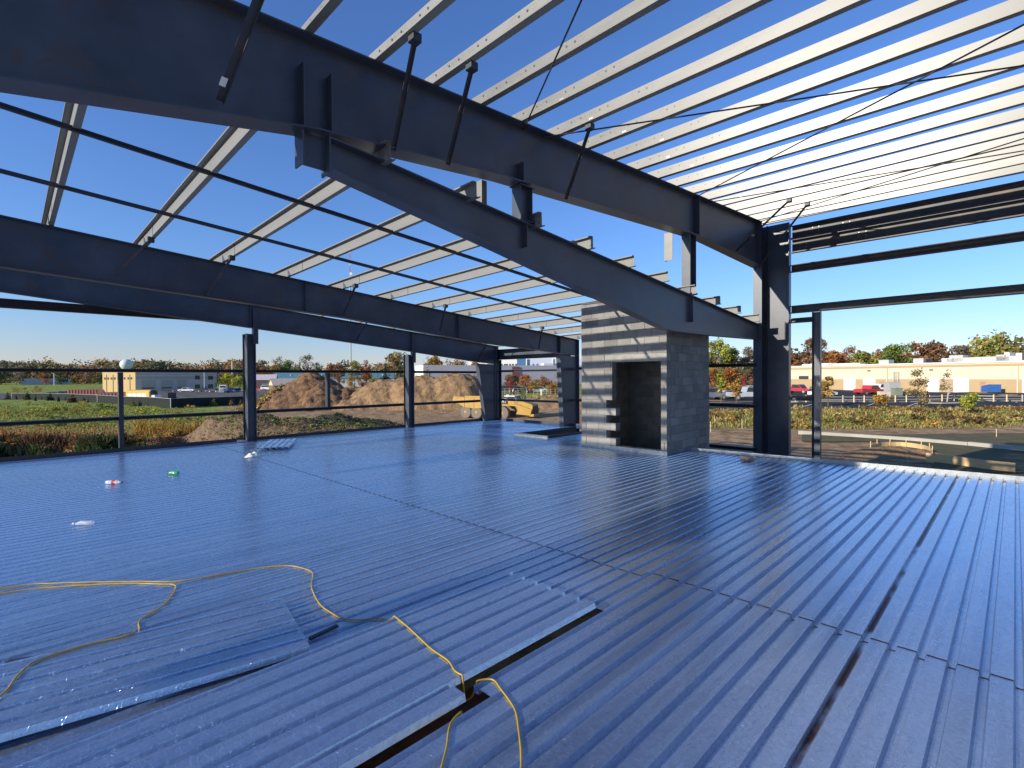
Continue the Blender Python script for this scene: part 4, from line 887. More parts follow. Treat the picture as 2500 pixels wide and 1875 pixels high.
# far wood: one mass along the horizon, some haze put into its leaf colour
rg = np.random.default_rng(5); VV = []; TN = []
for px in np.arange(-260, 640, 5.5):
    for row, (Z, base) in enumerate(((420, 0), (470, 3), (520, 5))):
        p = gp(px+rg.normal()*6, Z); hh = 15+3.2*math.sin(px*.021+row)+2.5*math.sin(px*.067+row*2)+rg.normal()*1.6+base
        if px > 330: hh *= 1.0
        hue = rg.choice(5, p=[.3,.2,.2,.15,.15]); tint = np.array([(1,1,1),(1.5,.85,.5),(.6,.85,.7),(1.15,1.05,.7),(1.9,1.25,.5)][hue])
        bl = [(p.x+rg.normal()*3, p.y+rg.normal()*3, p.z+hh*(.25+.65*rg.random()), 4+2*rg.random(), 4+2*rg.random(), 3+1.5*rg.random()) for _ in range(5)]
        v, t = cloud(rg, bl, 150, 1.9, .22); VV.append(v); TN.append(t*tint)
for px in np.arange(560, 2700, 9):
    p = gp(px+rg.normal()*8, 330 if px < 1700 else 190); hh = (13 if px < 1700 else 10.5)+2*math.sin(px*.03)+rg.normal()*1.2
    tint = np.array([(1,1,1),(1.6,.85,.5),(.6,.8,.6),(1.2,1.0,.6)][rg.choice(4)])
    bl = [(p.x+rg.normal()*3, p.y+rg.normal()*3, p.z+hh*(.2+.7*rg.random()), 3.4, 3.4, 2.6) for _ in range(5)]
    v, t = cloud(rg, bl, 130, 1.6, .22); VV.append(v); TN.append(t*tint)
tag(leafobj('far_wood', lm('far'), np.concatenate(VV), np.concatenate(TN), base=(0,0,-4)), kind='stuff')
# grass, weeds and brush: blades standing on the ground
def blades(name, col, px0, px1, Z0, Z1, n, h, wd, seed, clump=.0, zfun=None, tint=None, leafy=0):
    rg = np.random.default_rng(seed); px = px0+(px1-px0)*rg.random(n); Z = np.sqrt(Z0**2+(Z1**2-Z0**2)*rg.random(n))
    xc = (px-CX)/F; X = R[2,0]*Z+R[0,0]*xc*Z; Y = R[2,1]*Z+R[0,1]*xc*Z
    if clump:
        f = vnoise(X, Y, .55, seed)+.5*vnoise(X, Y, 1.3, seed+3); k = f > rg.normal(size=n)*.25+clump; X, Y, Z, px = X[k], Y[k], Z[k], px[k]
    g = ground(X, Y); n = len(X); hh = h*(.5+rg.random(n)); a = rg.random(n)*6.28; le = rg.normal(size=(n, 2))*.35*hh[:,None]
    dx_ = np.cos(a)*wd*(.6+.8*rg.random(n)); dy_ = np.sin(a)*wd*(.6+.8*rg.random(n)); z0 = np.zeros(n)
    p = np.stack([X, Y, g-.05], 1); s = np.stack([dx_, dy_, z0], 1); up = np.stack([le[:,0], le[:,1], hh], 1)
    v = np.stack([p-s*.5, p+s*.5, p+up+s*.22, p+up-s*.22], 1).reshape(-1, 3)
    t = np.clip(1+.33*rg.normal(size=n), .35, 1.9)[:,None]*np.stack([1+.18*rg.normal(size=n), np.ones(n), 1+.1*rg.normal(size=n)], 1); t = np.repeat(np.clip(t, .2, 2.3), 4, axis=0)
    if leafy:
        m = int(leafy*n); k = rg.integers(0, n, m); q = p[k]+up[k]*(.35+.65*rg.random(m))[:,None]+rg.normal(size=(m, 3))*h*.10
        nr = rg.normal(size=(m, 3)); nr /= np.linalg.norm(nr, axis=1)[:,None]; v2, t2 = quads(q, nr, h*.16*(.6+.8*rg.random(m)), .8, np.clip(1+.35*rg.normal(size=(m, 1)), .35, 1.9)*np.ones((m, 3)), rg)
        v = np.concatenate([v, v2]); t = np.concatenate([t, t2])
    return tag(leafobj(name, lm(col), v, t, base=(float(v[:,0].mean()), float(v[:,1].mean()), -4)), kind='stuff')
blades('grass', 'olive', -140, 470, 38, 100, 15000, .16, .12, 1); blades('grass', 'straw', -140, 640, 38, 72, 9000, .20, .08, 2, .15); blades('grass', 'green', -140, 420, 50, 120, 8000, .2, .16, 3, .1)
blades('tall_weeds', 'rust', -140, 560, 37.6, 44, 1500, .85, .05, 4, .35, leafy=3); blades('tall_weeds', 'bronze', -140, 480, 35.8, 39, 3600, .5, .08, 5, .1, leafy=1); blades('tall_weeds', 'gold', 330, 620, 40, 50, 3000, .75, .07, 6, .1, leafy=1)
blades('bank_weeds', 'dark', -140, 600, 33.6, 37, 9000, .5, .12, 12, leafy=1)
blades('brush', 'olive', 1640, 2760, 38, 54, 9000, .2, .12, 7, .0, leafy=1.2); blades('brush', 'brown', 1640, 2760, 38.5, 55, 3000, .35, .06, 8, .3, leafy=2.5); blades('brush', 'straw', 1640, 2760, 37.5, 56, 6000, .26, .05, 9, .1); blades('brush', 'bronze', 1640, 2760, 37.5, 53, 2000, .35, .08, 10, .5, leafy=4); blades('brush', 'straw', 1640, 2760, 44, 56, 7000, .26, .12, 13, .2, leafy=1)
blades('bank_grass', 'straw', 1290, 1480, 86, 97, 3500, .8, .2, 11)
def brushes(name, px0, px1, Z0, Z1, n, r0, r1, seed, cols):
    rg = np.random.default_rng(seed); by = {c: ([], []) for c in cols}
    for k in range(n):
        p = gp(px0+(px1-px0)*rg.random(), Z0+(Z1-Z0)*rg.random()); r = r0+(r1-r0)*rg.random()**1.6; c = cols[rg.integers(len(cols))]
        bl = [(p.x+rg.normal()*r*.5, p.y+rg.normal()*r*.5, p.z+r*(.25+.35*rg.random()), r*.5, r*.5, r*.38) for _ in range(4)]
        v, t = cloud(rg, bl, int(60+90*r), .17*r+.06, .3); by[c][0].append(v); by[c][1].append(t)
    for c, (v, t) in by.items(): v = np.concatenate(v); tag(leafobj(name, lm(c), v, np.concatenate(t), base=tuple(v.mean(0))), kind='stuff')
brushes('brush', 1640, 2760, 38.8, 55, 230, .2, .75, 41, ['gold','brown','bronze','straw','olive','straw'])
brushes('bank_weeds', -140, 560, 36.2, 40.5, 110, .22, .6, 42, ['rust','straw','olive','bronze'])
brushes('field_weeds', -140, 500, 48, 110, 110, .3, 1.1, 43, ['olive','lime','straw','green'])
def cover(name, col, G, n, h, seed, sel):
    X, Y, Zs, H_ = G; rg = np.random.default_rng(seed); k = np.argwhere(sel(X, Y, Zs, H_)); k = k[rg.integers(0, len(k), n)]
    p = np.stack([X[k[:,0],k[:,1]], Y[k[:,0],k[:,1]], Zs[k[:,0],k[:,1]]], 1)+rg.normal(size=(n, 3))*np.array([.12,.12,.02])+np.array([0,0,h*.3]); nr = rg.normal(size=(n, 3))+np.array([0,0,.6]); nr /= np.linalg.norm(nr, axis=1)[:,None]
    v, t = quads(p, nr, h*(.5+rg.random(n)), .6, np.clip(1+.35*rg.normal(size=(n, 1)), .3, 2)*np.ones((n, 3)), rg)
    tag(leafobj(name, lm(col), v, t, base=tuple(p.mean(0))), kind='stuff')
PXA, _ = zone_px(P1[1][0], P1[1][1])
cover('pile_weeds', 'straw', P1[1], 4200, .55, 31, lambda X, Y, Zs, H_: (H_ > -.2) & (zone_px(X, Y)[0] < 690-18*np.clip(4.0-H_, -3, 4)))
cover('pile_weeds', 'green', P3[1], 2600, .20, 32, lambda X, Y, Zs, H_: (H_ > .15) & (zone_px(X, Y)[0] > 530)); cover('pile_weeds', 'bronze', P3[1], 4200, .13, 33, lambda X, Y, Zs, H_: H_ > .1); cover('pile_weeds', 'dark', P4[1], 900, .25, 34, lambda X, Y, Zs, H_: H_ > .1)
SOILC = paint('soil_clods', (.16,.09,.055), .97, 0, .3, 2, tone=True)

# ------------------------------------------------------------ buildings around the site
GLASSD = paint('dark_window_glass', (.03,.04,.055), .12, 0, .1, spec=.8); GLASSB = paint('blue_glass', (.05,.16,.32), .12, 0, .1, spec=.8)
class Blk:
    """a box building: corner point, direction and length of the face seen (u) and of the other face (v), heights"""
    def __init__(s, name, label, cat, corner, u, Lu, v, Lv, h, group=None):
        s.c = Vector(corner); s.u = u; s.v = v; s.Lu = Lu; s.Lv = Lv; s.h = h; s.r = thing(name, label, cat, s.c, group)
    def P(s, a, b, z): return s.c+s.u*a+s.v*b+Vector((0,0,z))
    def slab(s, nm, m, a0, a1, b0, b1, z0, z1, parent=None, lab=None):
        mb = MB(); mb.prism([s.P(a0,b0,z0), s.P(a1,b0,z0), s.P(a1,b1,z0), s.P(a0,b1,z0)], (0,0,z1-z0)); o = mb.build(nm, m, parent or s.r)
        if lab: o['label'] = lab
        return o
    def onu(s, nm, m, a0, a1, z0, z1, t=.05, d=0, **k): return s.slab(nm, m, a0, a1, -t-d, -.003-d, z0, z1, **k)       # stuck on the u face
    def onv(s, nm, m, b0, b1, z0, z1, t=.05, **k): return s.slab(nm, m, -t, -.003, b0, b1, z0, z1, **k)       # on the v face
CREAM = paint('cream_wall', (.58,.515,.37), .9, 0, .04, .3); TANB = paint('tan_band', (.42,.30,.16), .9, 0, .06, .4); WHITEP = paint('white_metal', (.62,.61,.57), .6, 0, .05); BROWND = paint('brown_door', (.36,.22,.14), .7); GREYU = paint('grey_unit', (.42,.42,.40), .6, .1, .1); YELLOWP = paint('safety_yellow', (.6,.42,.05), .6)
# beige warehouse on the right
a = at(1860, 930, 146); b = at(2500, 930, 94); A = Vector((a[0],a[1],-1.75)); B = Vector((b[0],b[1],-1.75)); u = (B-A).normalized(); v = Vector((-u.y,u.x,0)); v = v if v.dot(Vector((a[0],a[1],0))) > 0 else -v
WH = Blk('warehouse', 'long beige warehouse with white garage doors across the right', 'warehouse', A, u, 112, v, 40, 6.15)
WH.slab('wall', CREAM, 0, 112, 0, 40, 0, 6.0)
def wx(px, z=0):                                          # distance along the front seen in column px
    r_ = ray(px, 930); n = Vector((-u.y,u.x,0)); t = (A-Vector(CAM)).dot(n)/Vector(r_).dot(n); return (Vector(CAM)+Vector(r_)*t-A).dot(u)
WH.onu('base_band', TANB, .5, 111.5, 0, 2.75, .03); WH.onu('cornice', TANB, 0, 112, 5.35, 5.75, .12); WH.slab('parapet', WHITEP, -.1, 112.1, -.18, 40, 6.0, 6.28)
for p0, p1, l in ((2060,2089,None),(2107.5,2138,None),(2263,2294,None),(2328,2366,None),(2496,2540,None)): WH.onu('garage_door', WHITEP, wx(p0), wx(p1), 0, 3.1, .09)
WH.onu('side_door', BROWND, wx(2393), wx(2406), 0, 2.3, .09); WH.onu('side_door', BROWND, wx(2148), wx(2158), 1.5, 2.2, .09); WH.onu('wall_sign', STEELD, wx(1951), wx(1974), 2.75, 3.6, .12)
for p in (2165, 2484): WH.onu('downspout', CREAM, wx(p), wx(p)+.22, 0, 5.3, .25)
for p in (2122, 2274): WH.onu('wall_lamp', STEELD, wx(p)-.3, wx(p)+.3, 4.7, 4.85, .35)
for p, wd, h, m in ((2138,2.2,1.0,GREYU),(2222,2.0,1.1,GREYU),(2290,1.6,.9,WHITEP),(2300,1.2,.8,WHITEP),(2314,2.4,1.5,GREYU),(1950,2.5,.5,WHITEP),(1985,6,.6,WHITEP),(2040,8,.45,WHITEP),(2370,9,.9,WHITEP),(2412,6,.95,WHITEP),(2424,1.5,1.3,GREYU),(2438,.8,1.7,WHITEP),(2467,.9,1.5,WHITEP),(2480,.25,2.2,STEELD),(2240,.2,.9,STEELD)):
    x = wx(p); WH.slab('rooftop_unit', m, x-wd/2, x+wd/2, 3, 5, 6.28, 6.28+h)
mb = MB()
for s in (0, 1.0):
    q = WH.P(wx(2184)+s, -.6, 0); mb.bar(q, q+Vector((0,0,4.6)), .09, .09, (0,1,0))
for k in range(12): q = WH.P(wx(2184), -.6, 1.2+k*.3); mb.bar(q, q+u*1.0, .06, .06)
mb.build('ladder', GREYU, WH.r)
# beige hall on the left: sunlit end and shaded long side
LB = gp(331, 225); LB.z = -4.0
e1 = cdir(18); e2 = cdir(-72)
SHADEW = paint('shaded_side_wall', (.66,.53,.47), .9, 0, .06, .4, sc=(.05,.05,3)); PINKW = paint('buff_panel', (.50,.43,.36), .9, 0, .08, .5); OCHRE = paint('ochre_wall', (.50,.36,.16), .9, 0, .05, .4)  # shaded look put into the side wall's own colour, warmed against blue skylight
BH = Blk('hall', 'two-storey beige hall with an ochre sunlit end and shaded garage side', 'hall', LB, e1, 37, e2, 20, 9.3)
def prj(q): return proj(q)[0]
def solve(f, target, lo, hi):
    for _ in range(40):
        m_ = (lo+hi)/2
        if f(m_) < target: lo = m_
        else: hi = m_
    return (lo+hi)/2
bu = lambda px: solve(lambda a_: prj(BH.P(a_,0,4)), px, -5, 90); bv = lambda px: solve(lambda a_: -prj(BH.P(0,a_,4)), -px, -5, 60)
Lu, Lv = bu(529), bv(251)
BH.slab('wall', SHADEW, 0, Lu, 0, Lv, 0, 9.2); BH.slab('roof_edge', GREYU, -.1, Lu+.1, -.1, Lv+.1, 9.2, 9.5); BH.onv('end_cladding', OCHRE, 0, Lv, 0, 9.2, .08)
for k, px in enumerate((257,265,273,281,289,305,314,322)): BH.onv('window', GLASSD, bv(px+1.9), bv(px-1.9), 6.0, 7.0, .16)
for px in (261, 277, 318): BH.onv('downspout', STEELD, bv(px)-.15, bv(px)+.15, .4, 8.2, .2)
for a0, a1 in ((346,380),(393,423),(432,455)): d_ = BH.onu('garage_door', PINKW, bu(a0), bu(a1), 0, 5.8, .1); BH.onu('door_window_strip', GLASSD, bu(a0+1), bu(a1-4), 1.7, 2.3, .14, parent=d_)
BH.onu('wall_band', PINKW, 0, Lu, 6.05, 7.4, .04); BH.onu('wall_band', PINKW, 0, Lu, 8.0, 8.7, .04)
for px, z in ((482,5.9),(514,5.7),(482,1.2),(514,1.2)): BH.onu('window', GLASSD, bu(px-6), bu(px+6), z, z+(1.9 if z > 5 else 2.1), .1)
BH.onu('entrance', GLASSB, bu(493), bu(505), 0, 2.3, .1)
for px in (366, 408, 442, 499): BH.onu('wall_lamp', WHITEP, bu(px-2.4), bu(px+2.4), 7.5, 7.85, .5)
for px in (377, 437): BH.slab('rooftop_unit', WHITEP, bu(px-12), bu(px+12), 6, 9, 9.5, 10.3)
# grey warehouse in the middle
g0 = gp(1034, 190); g0.z = -3.2; GW = Blk('warehouse', 'flat-roofed blue-grey warehouse with a white end, behind the dirt bank', 'warehouse', g0, cdir(72), 78, cdir(-35), 8, 10)
BLUEG = paint('blue_grey_wall', (.36,.37,.41), .9, 0, .05, .2)
GW.slab('wall', BLUEG, 0, 78, 0, 7.5, 0, 9.7); GW.onv('end_wall', paint('white_end_wall', (.80,.76,.66), .9), 0, 7.5, 0, 9.75, .1); GW.slab('roof_edge', GREYU, 0, 78, .05, 7.5, 9.7, 9.95)
GW.slab('rooftop_unit', WHITEP, 26, 30, 2, 4, 9.95, 10.7); GW.slab('rooftop_unit', WHITEP, 50, 54, 2, 4, 9.95, 10.8); GW.slab('dark_bay', paint('maroon_wall', (.16,.06,.06), .8), 35, 38, -.4, -.05, 5.2, 9.4)
o0 = gp(1130, 270); o0.z = -2; OB = Blk('office_building', 'white office block with dark windows and a blue glass bay above the grey warehouse', 'office', o0, cdir(90), 62, cdir(0), 18, 17)
ou = lambda px: solve(lambda a_: prj(OB.P(a_,0,12)), px, -40, 120)
WOFF = paint('white_office_wall', (.74,.72,.70), .85, 0, .03); WOFF_SHADE = paint('shaded_office_wall', (.50,.52,.66), .85)  # lavender is the white wall's shade, painted onto the right wing
OB.slab('wall', WOFF, ou(1143), ou(1262), 0, 18, 0, 13.4); OB.slab('glass_bay', GLASSB, ou(1262)+.05, ou(1284), -.3, 18, 0, 13.9, lab='tall blue glass entrance bay'); OB.slab('wing', WOFF_SHADE, ou(1284)+.05, ou(1420), .5, 18, 0, 13.6)
for px in (1152,1160,1225,1232.5,1237.5,1245,1252,1260,1291,1302,1312,1323,1334,1345,1356,1368,1380): OB.onu('window', GLASSD if px < 1265 else GLASSB, ou(px-2.2), ou(px+2.2), 8.6, 11.2, .1, d=-.5 if px > 1284 else 0)
OB.slab('pillar', WOFF, ou(1284), ou(1286.5), -.6, 0, 0, 14.2); OB.slab('pillar', WOFF, ou(1349), ou(1350.5), -.1, .45, 0, 14.2)
# teal-roofed shed, gable houses, far blue building
def gable(name, label, corner, u_, Lu_, v_, Lv_, h, rise, wallm, roofm, gabm=None, group=None):
    r = thing(name, label, 'building', corner, group); c = Vector(corner); Z_ = Vector((0,0,1)); mb = MB()
    mb.prism([c, c+u_*Lu_, c+u_*Lu_+v_*Lv_, c+v_*Lv_], Z_*h); mb.build('wall', wallm, r)
    mb = MB(); o_ = .35
    for s0, s1 in ((-o_, .5), (1+o_/Lv_, .5)):
        y0 = s0 if s0 < 0 else Lv_*s0; ym = Lv_*.5; zz0 = h-.25 if True else h
        p = [c-u_*o_+v_*y0+Z_*zz0, c+u_*(Lu_+o_)+v_*y0+Z_*zz0, c+u_*(Lu_+o_)+v_*ym+Z_*(h+rise), c-u_*o_+v_*ym+Z_*(h+rise)]
        n_ = (p[1]-p[0]).cross(p[3]-p[0]).normalized(); n_ = n_ if n_.z > 0 else -n_; mb.prism(p, n_*.18)
    mb.build('roof', roofm, r)
    mb = MB()
    for k in (-.02, Lu_-.1): mb.prism([c+u_*k+Z_*h, c+u_*k+v_*Lv_+Z_*h, c+u_*k+v_*Lv_*.5+Z_*(h+rise-.05)], u_*.12)
    mb.build('gable', gabm or wallm, r); return r
TEAL = paint('teal_metal_roof', (.10,.24,.26), .45, .2, .12, .6, sc=(2,2,.1)); 
t0 = gp(676, 215); t0.z = -3; tr = gable('long_shed', 'long shed with a teal metal roof and white gable beyond the dirt piles', t0, cdir(84), 62, cdir(-30), 15, 5.0, 2.6, BLUEG, TEAL, WHITEP)
for k in range(9):
    mb = MB(); q = t0+cdir(84)*(6+k*6.5)+cdir(-30)*(3.2+(k % 2)*2)+Vector((0,0,6.1+(k % 2)*.6)); mb.lathe([(.2,-.3),(.2,.5),(.32,.55),(.05,.7)], q, 8); mb.build('roof_vent', WHITEP, tr)
t1 = gp(668, 180); t1.z = -3.6; gable('small_house', 'small house with a yellow gable half buried by the tallest dirt pile', t1, cdir(70), 9.5, cdir(-40), 6.5, 3.2, 2.3, paint('brick_red_wall', (.17,.10,.09), .9), paint('brown_shingle', (.34,.29,.27), .9), paint('yellow_gable', (.72,.56,.25), .8))
t2 = gp(624, 205); t2.z = -2.6; gable('dark_house', 'dark house with a pale grey roof behind the left wall post', t2, cdir(88), 8, cdir(-20), 7, 4.2, 2, paint('dark_brown_wall', (.07,.05,.05), .9), paint('grey_shingle', (.40,.36,.38), .9))
t3 = gp(640, 190); t3.z = -3.6; gable('grey_garage', 'low slate-roofed garage in front of the dark house', t3, cdir(88), 6, cdir(-20), 5, 2.0, 1.6, paint('white_siding', (.5,.48,.47), .9), paint('slate_shingle', (.10,.11,.13), .8))
t4 = gp(50, 345); t4.z = -4.2; FB = Blk('far_building', 'far pale blue building at the left edge of the field', 'building', t4, cdir(52), 21, cdir(-38), 12, 7)
FB.slab('wall', paint('pale_blue_wall', (.36,.43,.56), .8), 0, 25, 0, 12, 0, 6.6); FB.slab('roof', paint('pale_blue_roof', (.50,.58,.70), .6), -.3, 25.3, -.3, 12.3, 6.6, 7.2); FB.onu('canopy', STEELD, 2, 16, 2.6, 3.0, 1.2)
# water tower, mast, poles
wt = gp(309, 392); wt.z = -5; r = thing('water_tower', 'pale round water tower on a stem above the tree line', 'water tower', wt)
zc = float(at(309, 890, 392)[2]); rr = 13*392/F
mb = MB(); mb.lathe([(rr*math.cos(a_)*1.04 if abs(a_) < 1.55 else 0, rr*1.02*math.sin(a_)) for a_ in np.linspace(-1.3, 1.5708, 12)], (wt.x,wt.y,zc), 20); mb.build('tank', paint('pale_tank', (.58,.66,.62), .5), r, True)
mb = MB(); mb.lathe([(2,0),(1.2,2),(.95,5),(.95,zc-wt.z-rr*.95),(1.7,zc-wt.z-rr*.72)], wt, 14); mb.build('stem', WHITEP, r, True)
mt = gp(857, 420); r = thing('radio_mast', 'tall thin red and white radio mast left of the evergreens', 'mast', mt); zt = float(at(857, 604, 420)[2]); REDW = paint('mast_red', (.48,.10,.07), .7); Rt = cdir(90)
mb = MB(); mb.bar(mt, (mt.x,mt.y,zt*.72), .75, .75, (0,1,0)); mb.build('lower_shaft', paint('mast_grey', (.42,.42,.42), .6), r)
for k in range(6):
    z0 = zt*.72+(zt*.28)*k/6; z1 = zt*.72+(zt*.28)*(k+1)/6; mb = MB()
    for s in (-.45, .45): mb.bar((mt.x+Rt.x*s,mt.y+Rt.y*s,z0), (mt.x+Rt.x*s,mt.y+Rt.y*s,z1), .2, .2, (0,1,0))
    for j in range(3):
        za = z0+(z1-z0)*j/3; zb = z0+(z1-z0)*(j+1)/3; mb.bar((mt.x-Rt.x*.45,mt.y-Rt.y*.45,za), (mt.x+Rt.x*.45,mt.y+Rt.y*.45,zb), .14, .14)
    mb.build('mast_section', REDW if k % 2 == 0 else WHITEP, r)
for z, s in ((.75,1),(.765,-1),(.80,1),(.735,-1)):
    mb = MB(); mb.lathe([(0,0),(.9,.15),(1.0,.5),(0,.55)], (mt.x+Rt.x*s*1.1,mt.y+Rt.y*s*1.1,zt*z), 10, (-R[2,0],-R[2,1],0)); mb.build('dish', WHITEP, r)
for px, Z, top, l, m in ((132,300,911,'pale thin pole standing in the far field',WHITEP),(567,225,882,'thin pale pole over the yellow-green tree',WHITEP),(499,240,893,'short pole above the beige hall roof',GREYU),(922,125,900,'dark utility pole left of the dark evergreens',BARK)):
    b = gp(px, Z); mb = MB(); t_ = float(at(px, top, Z)[2]); mb.tube([b, (b.x,b.y,t_)], .22 if Z > 200 else .12, 6); tag(mb.build('utility_pole', m), l, 'pole', 'poles in the distance')
# screened fence
SCREEN = paint('fence_screen', (.03,.035,.033), .95, 0, .12, .5, spec=.06); POSTM = paint('fence_post', (.50,.52,.48), .5, .2, .1)
r = thing('screened_fence', 'long dark privacy-screened fence across the grass field', 'fence', gp(237,122))
FP = [gp(28,158), gp(64,153), gp(100,148), (gp(170,134)), gp(237,122), gp(300,112), gp(360,105), gp(416,99), gp(470,103), gp(530,109), gp(590,115), gp(625,119)]
for k, (p, q) in enumerate(zip(FP, FP[1:])):
    hh = 1.85; mb = MB(); d = (q-p); n_ = d.cross(Vector((0,0,1))).normalized()*.02
    mb.prism([p+Vector((0,0,-.25)), q+Vector((0,0,-.25)), q+Vector((0,0,hh)), p+Vector((0,0,hh))], n_); mb.build('screen_panel', SCREEN, r)
    mb = MB(); mb.bar(p+Vector((0,0,hh+.03)), q+Vector((0,0,hh+.03)), .04, .05); mb.build('top_rail', POSTM, r)
for k in (0, 4, 7): mb = MB(); p = FP[k]; mb.tube([p, p+Vector((0,0,2.0))], .07, 8); mb.build('post', POSTM, r)
# guard fence along the right-hand parking
r = thing('guard_fence', 'low wire guard fence with wooden posts along the right parking edge', 'fence', gp(2200,68)); GALW = paint('dull_rail', (.33,.32,.28), .6, .2, .2)
pp = [1942,1968,1990,2058,2085,2110,2135,2186,2213,2270,2300,2329,2357,2426,2458,2496,2530]; last = None
for k, px in enumerate(pp):
    b = gp(px, 67 if px < 2420 else 65, -.1); mb = MB(); mb.bar(b, b+Vector((0,0,1.05)), .13, .13, (0,1,0)); mb.build('post', WOODS if k % 3 else GALW, r)
    if last is not None:
        for z in (.5, .85): mb = MB(); mb.bar(last+Vector((0,0,z)), b+Vector((0,0,z)), .05, .10); mb.build('rail', GALW, r)
    last = b
for px, Z, l in ((1250,108,'wire fence stretch above the hauler cab'),(1330,104,'wire fence stretch on the bank by the second column')):
    r = thing('wire_fence', l, 'fence', gp(px,Z), 'wire fence stretches')
    a_ = gp(px-28,Z); b_ = gp(px+36,Z)
    for k in range(7): q = a_.lerp(b_, k/6); mb = MB(); mb.tube([q, q+Vector((0,0,1.9))], .05, 6); mb.build('post', GALW, r)
    for z in (.5,.95,1.4,1.85): mb = MB(); mb.bar(a_+Vector((0,0,z)), b_+Vector((0,0,z)), .03, .04); mb.build('rail', GALW, r)
for px, l in ((1253,'left white marker post on the lawn past the corner column'),(1322,'right white marker post on the lawn past the corner column')):
    b = gp(px, 112); mb = MB(); mb.lathe([(.22,0),(.22,1.2),(.15,1.35),(0,1.4)], b, 10); tag(mb.build('marker_post', WHITEP), l, 'marker', 'white marker posts')
mb = MB(); P_ = catmull([gp(478,70),gp(492,72),gp(520,72),(gp(548,72.5)),gp(575,74)], 5); mb.tube([p+Vector((0,0,.12)) for p in P_], .20, 8); tag(mb.build('silt_sock', SOILD), 'dark silt sock curling over the dry grass near the left post', 'silt sock')

# ------------------------------------------------------------ vehicles
def carpaint(n, c): return paint('car_paint_'+n, c, .3, .1, .05, coat=.5)
TYRE = paint('tyre_rubber', (.035,.034,.033), .85); HUB = paint('wheel_hub', (.4,.4,.4), .4, .4); LAMPM = paint('lamp_lens', (.75,.72,.62), .2); CW_ = {}
def col(n):
    if n not in CW_: CW_[n] = carpaint(n, {'white':(.75,.75,.73),'red':(.48,.035,.045),'silver':(.45,.46,.48),'dark':(.03,.032,.04),'blue':(.06,.14,.33),'grey':(.2,.21,.23),'navy':(.03,.05,.12)}[n])
    return CW_[n]
SHAPES = {'sedan': ([(0,.35),(0,.75),(.9,.95),(1.5,1.42),(3.0,1.45),(3.8,1.0),(4.6,.9),(4.6,.35)], [(1.05,.96),(1.55,1.40),(2.95,1.42),(3.6,1.0)], 4.6, 1.8, .33),
          'suv': ([(0,.4),(0,.95),(1.1,1.1),(1.7,1.75),(4.3,1.78),(4.6,1.1),(4.65,.4)], [(1.3,1.12),(1.78,1.70),(4.2,1.72),(4.45,1.12)], 4.65, 1.9, .37),
          'pickup': ([(0,.5),(0,1.0),(1.3,1.12),(1.9,1.82),(3.3,1.84),(3.55,1.15),(5.6,1.12),(5.6,.5)], [(1.5,1.13),(1.97,1.77),(3.22,1.79),(3.42,1.15)], 5.6, 1.95, .4)}
def car(label, kind, cl, px, Z, head, name=None, s=1.0, group='parked vehicles', base=None):
    body, win, L, W, wr = SHAPES[kind]; b = gp(px, Z) if base is None else base
    d = cdir(head); r = thing(name or {'sedan':'parked_car','suv':'parked_suv','pickup':'pickup_truck'}[kind], label, {'sedan':'car','suv':'suv','pickup':'pickup'}[kind], b, group, math.atan2(d.y, d.x))
    X = lambda x: (L/2-x)*s
    mb = MB(); mb.prism([(X(x),-W/2*s,z*s) for x, z in body], (0,W*s,0)); mb.build('body', col(cl), r, world=False)
    mb = MB(); mb.prism([(X(x),-(W/2+.012)*s,z*s) for x, z in win], (0,(W+.024)*s,0)); mb.build('side_windows', GLASSD, r, world=False)
    i = 2 if kind != 'sedan' else 2
    (xa, za), (xb, zb) = body[i], body[i+1]; mb = MB(); mb.prism([(X(xa)+.03,-W*.42*s,za*s+.06),(X(xa)+.03,W*.42*s,za*s+.06),(X(xb)+.03,W*.42*s,zb*s-.05),(X(xb)+.03,-W*.42*s,zb*s-.05)], (.02,0,.02)); mb.build('windscreen', GLASSD, r, world=False)
    if kind == 'pickup': mb = MB(); mb.box((X(5.5),-W*.42*s,1.13*s),(X(3.65),W*.42*s,1.145*s)); mb.build('cargo_bed', CAPD, r, world=False)
    for x in (.95, L-1.0):
        for sy in (-1, 1):
            mb = MB(); mb.lathe([(wr*s,0),(wr*s,.2*s)], (X(x),sy*(W/2-.19)*s if sy > 0 else sy*(W/2+.01)*s,wr*s), 14, (0,1,0)); wh = mb.build('wheel', TYRE, r, world=False)
            mb = MB(); mb.lathe([(wr*.6*s,0),(wr*.6*s,.22*s)], (X(x),sy*(W/2-.19)*s if sy > 0 else sy*(W/2+.02)*s,wr*s), 12, (0,1,0)); mb.build('hub', HUB, wh, world=False)
    for sy in (-1, 1): mb = MB(); mb.box((X(0)-.02,sy*W*.36*s-.15,body[1][1]*s-.22),(X(0)+.03,sy*W*.36*s+.15,body[1][1]*s-.04)); mb.build('headlight', LAMPM, r, world=False)
    return r
car('red pickup parked before the beige warehouse', 'pickup', 'red', 2123, 100, 75, base=gp(2123,96)); car('white pickup parked behind the red one at the beige warehouse', 'pickup', 'white', 2150, 104, 95, base=gp(2150,103)); car('white car nosing out behind the grey utility boxes', 'suv', 'white', 2166, 108, 100)
car('silver pickup by the tall column behind the sapling', 'pickup', 'silver', 1828, 74, 95, s=1.05); car('grey car at the edge of the block shaft behind the saplings', 'suv', 'grey', 1738, 76, 80); car('white pickup in the back row under the crimson tree', 'pickup', 'white', 1830, 92, 95); car('dark car in the back row by the white pickup', 'sedan', 'dark', 1812, 90, 85); car('silver car between the two saplings by the shaft', 'sedan', 'silver', 1775, 80, 80)
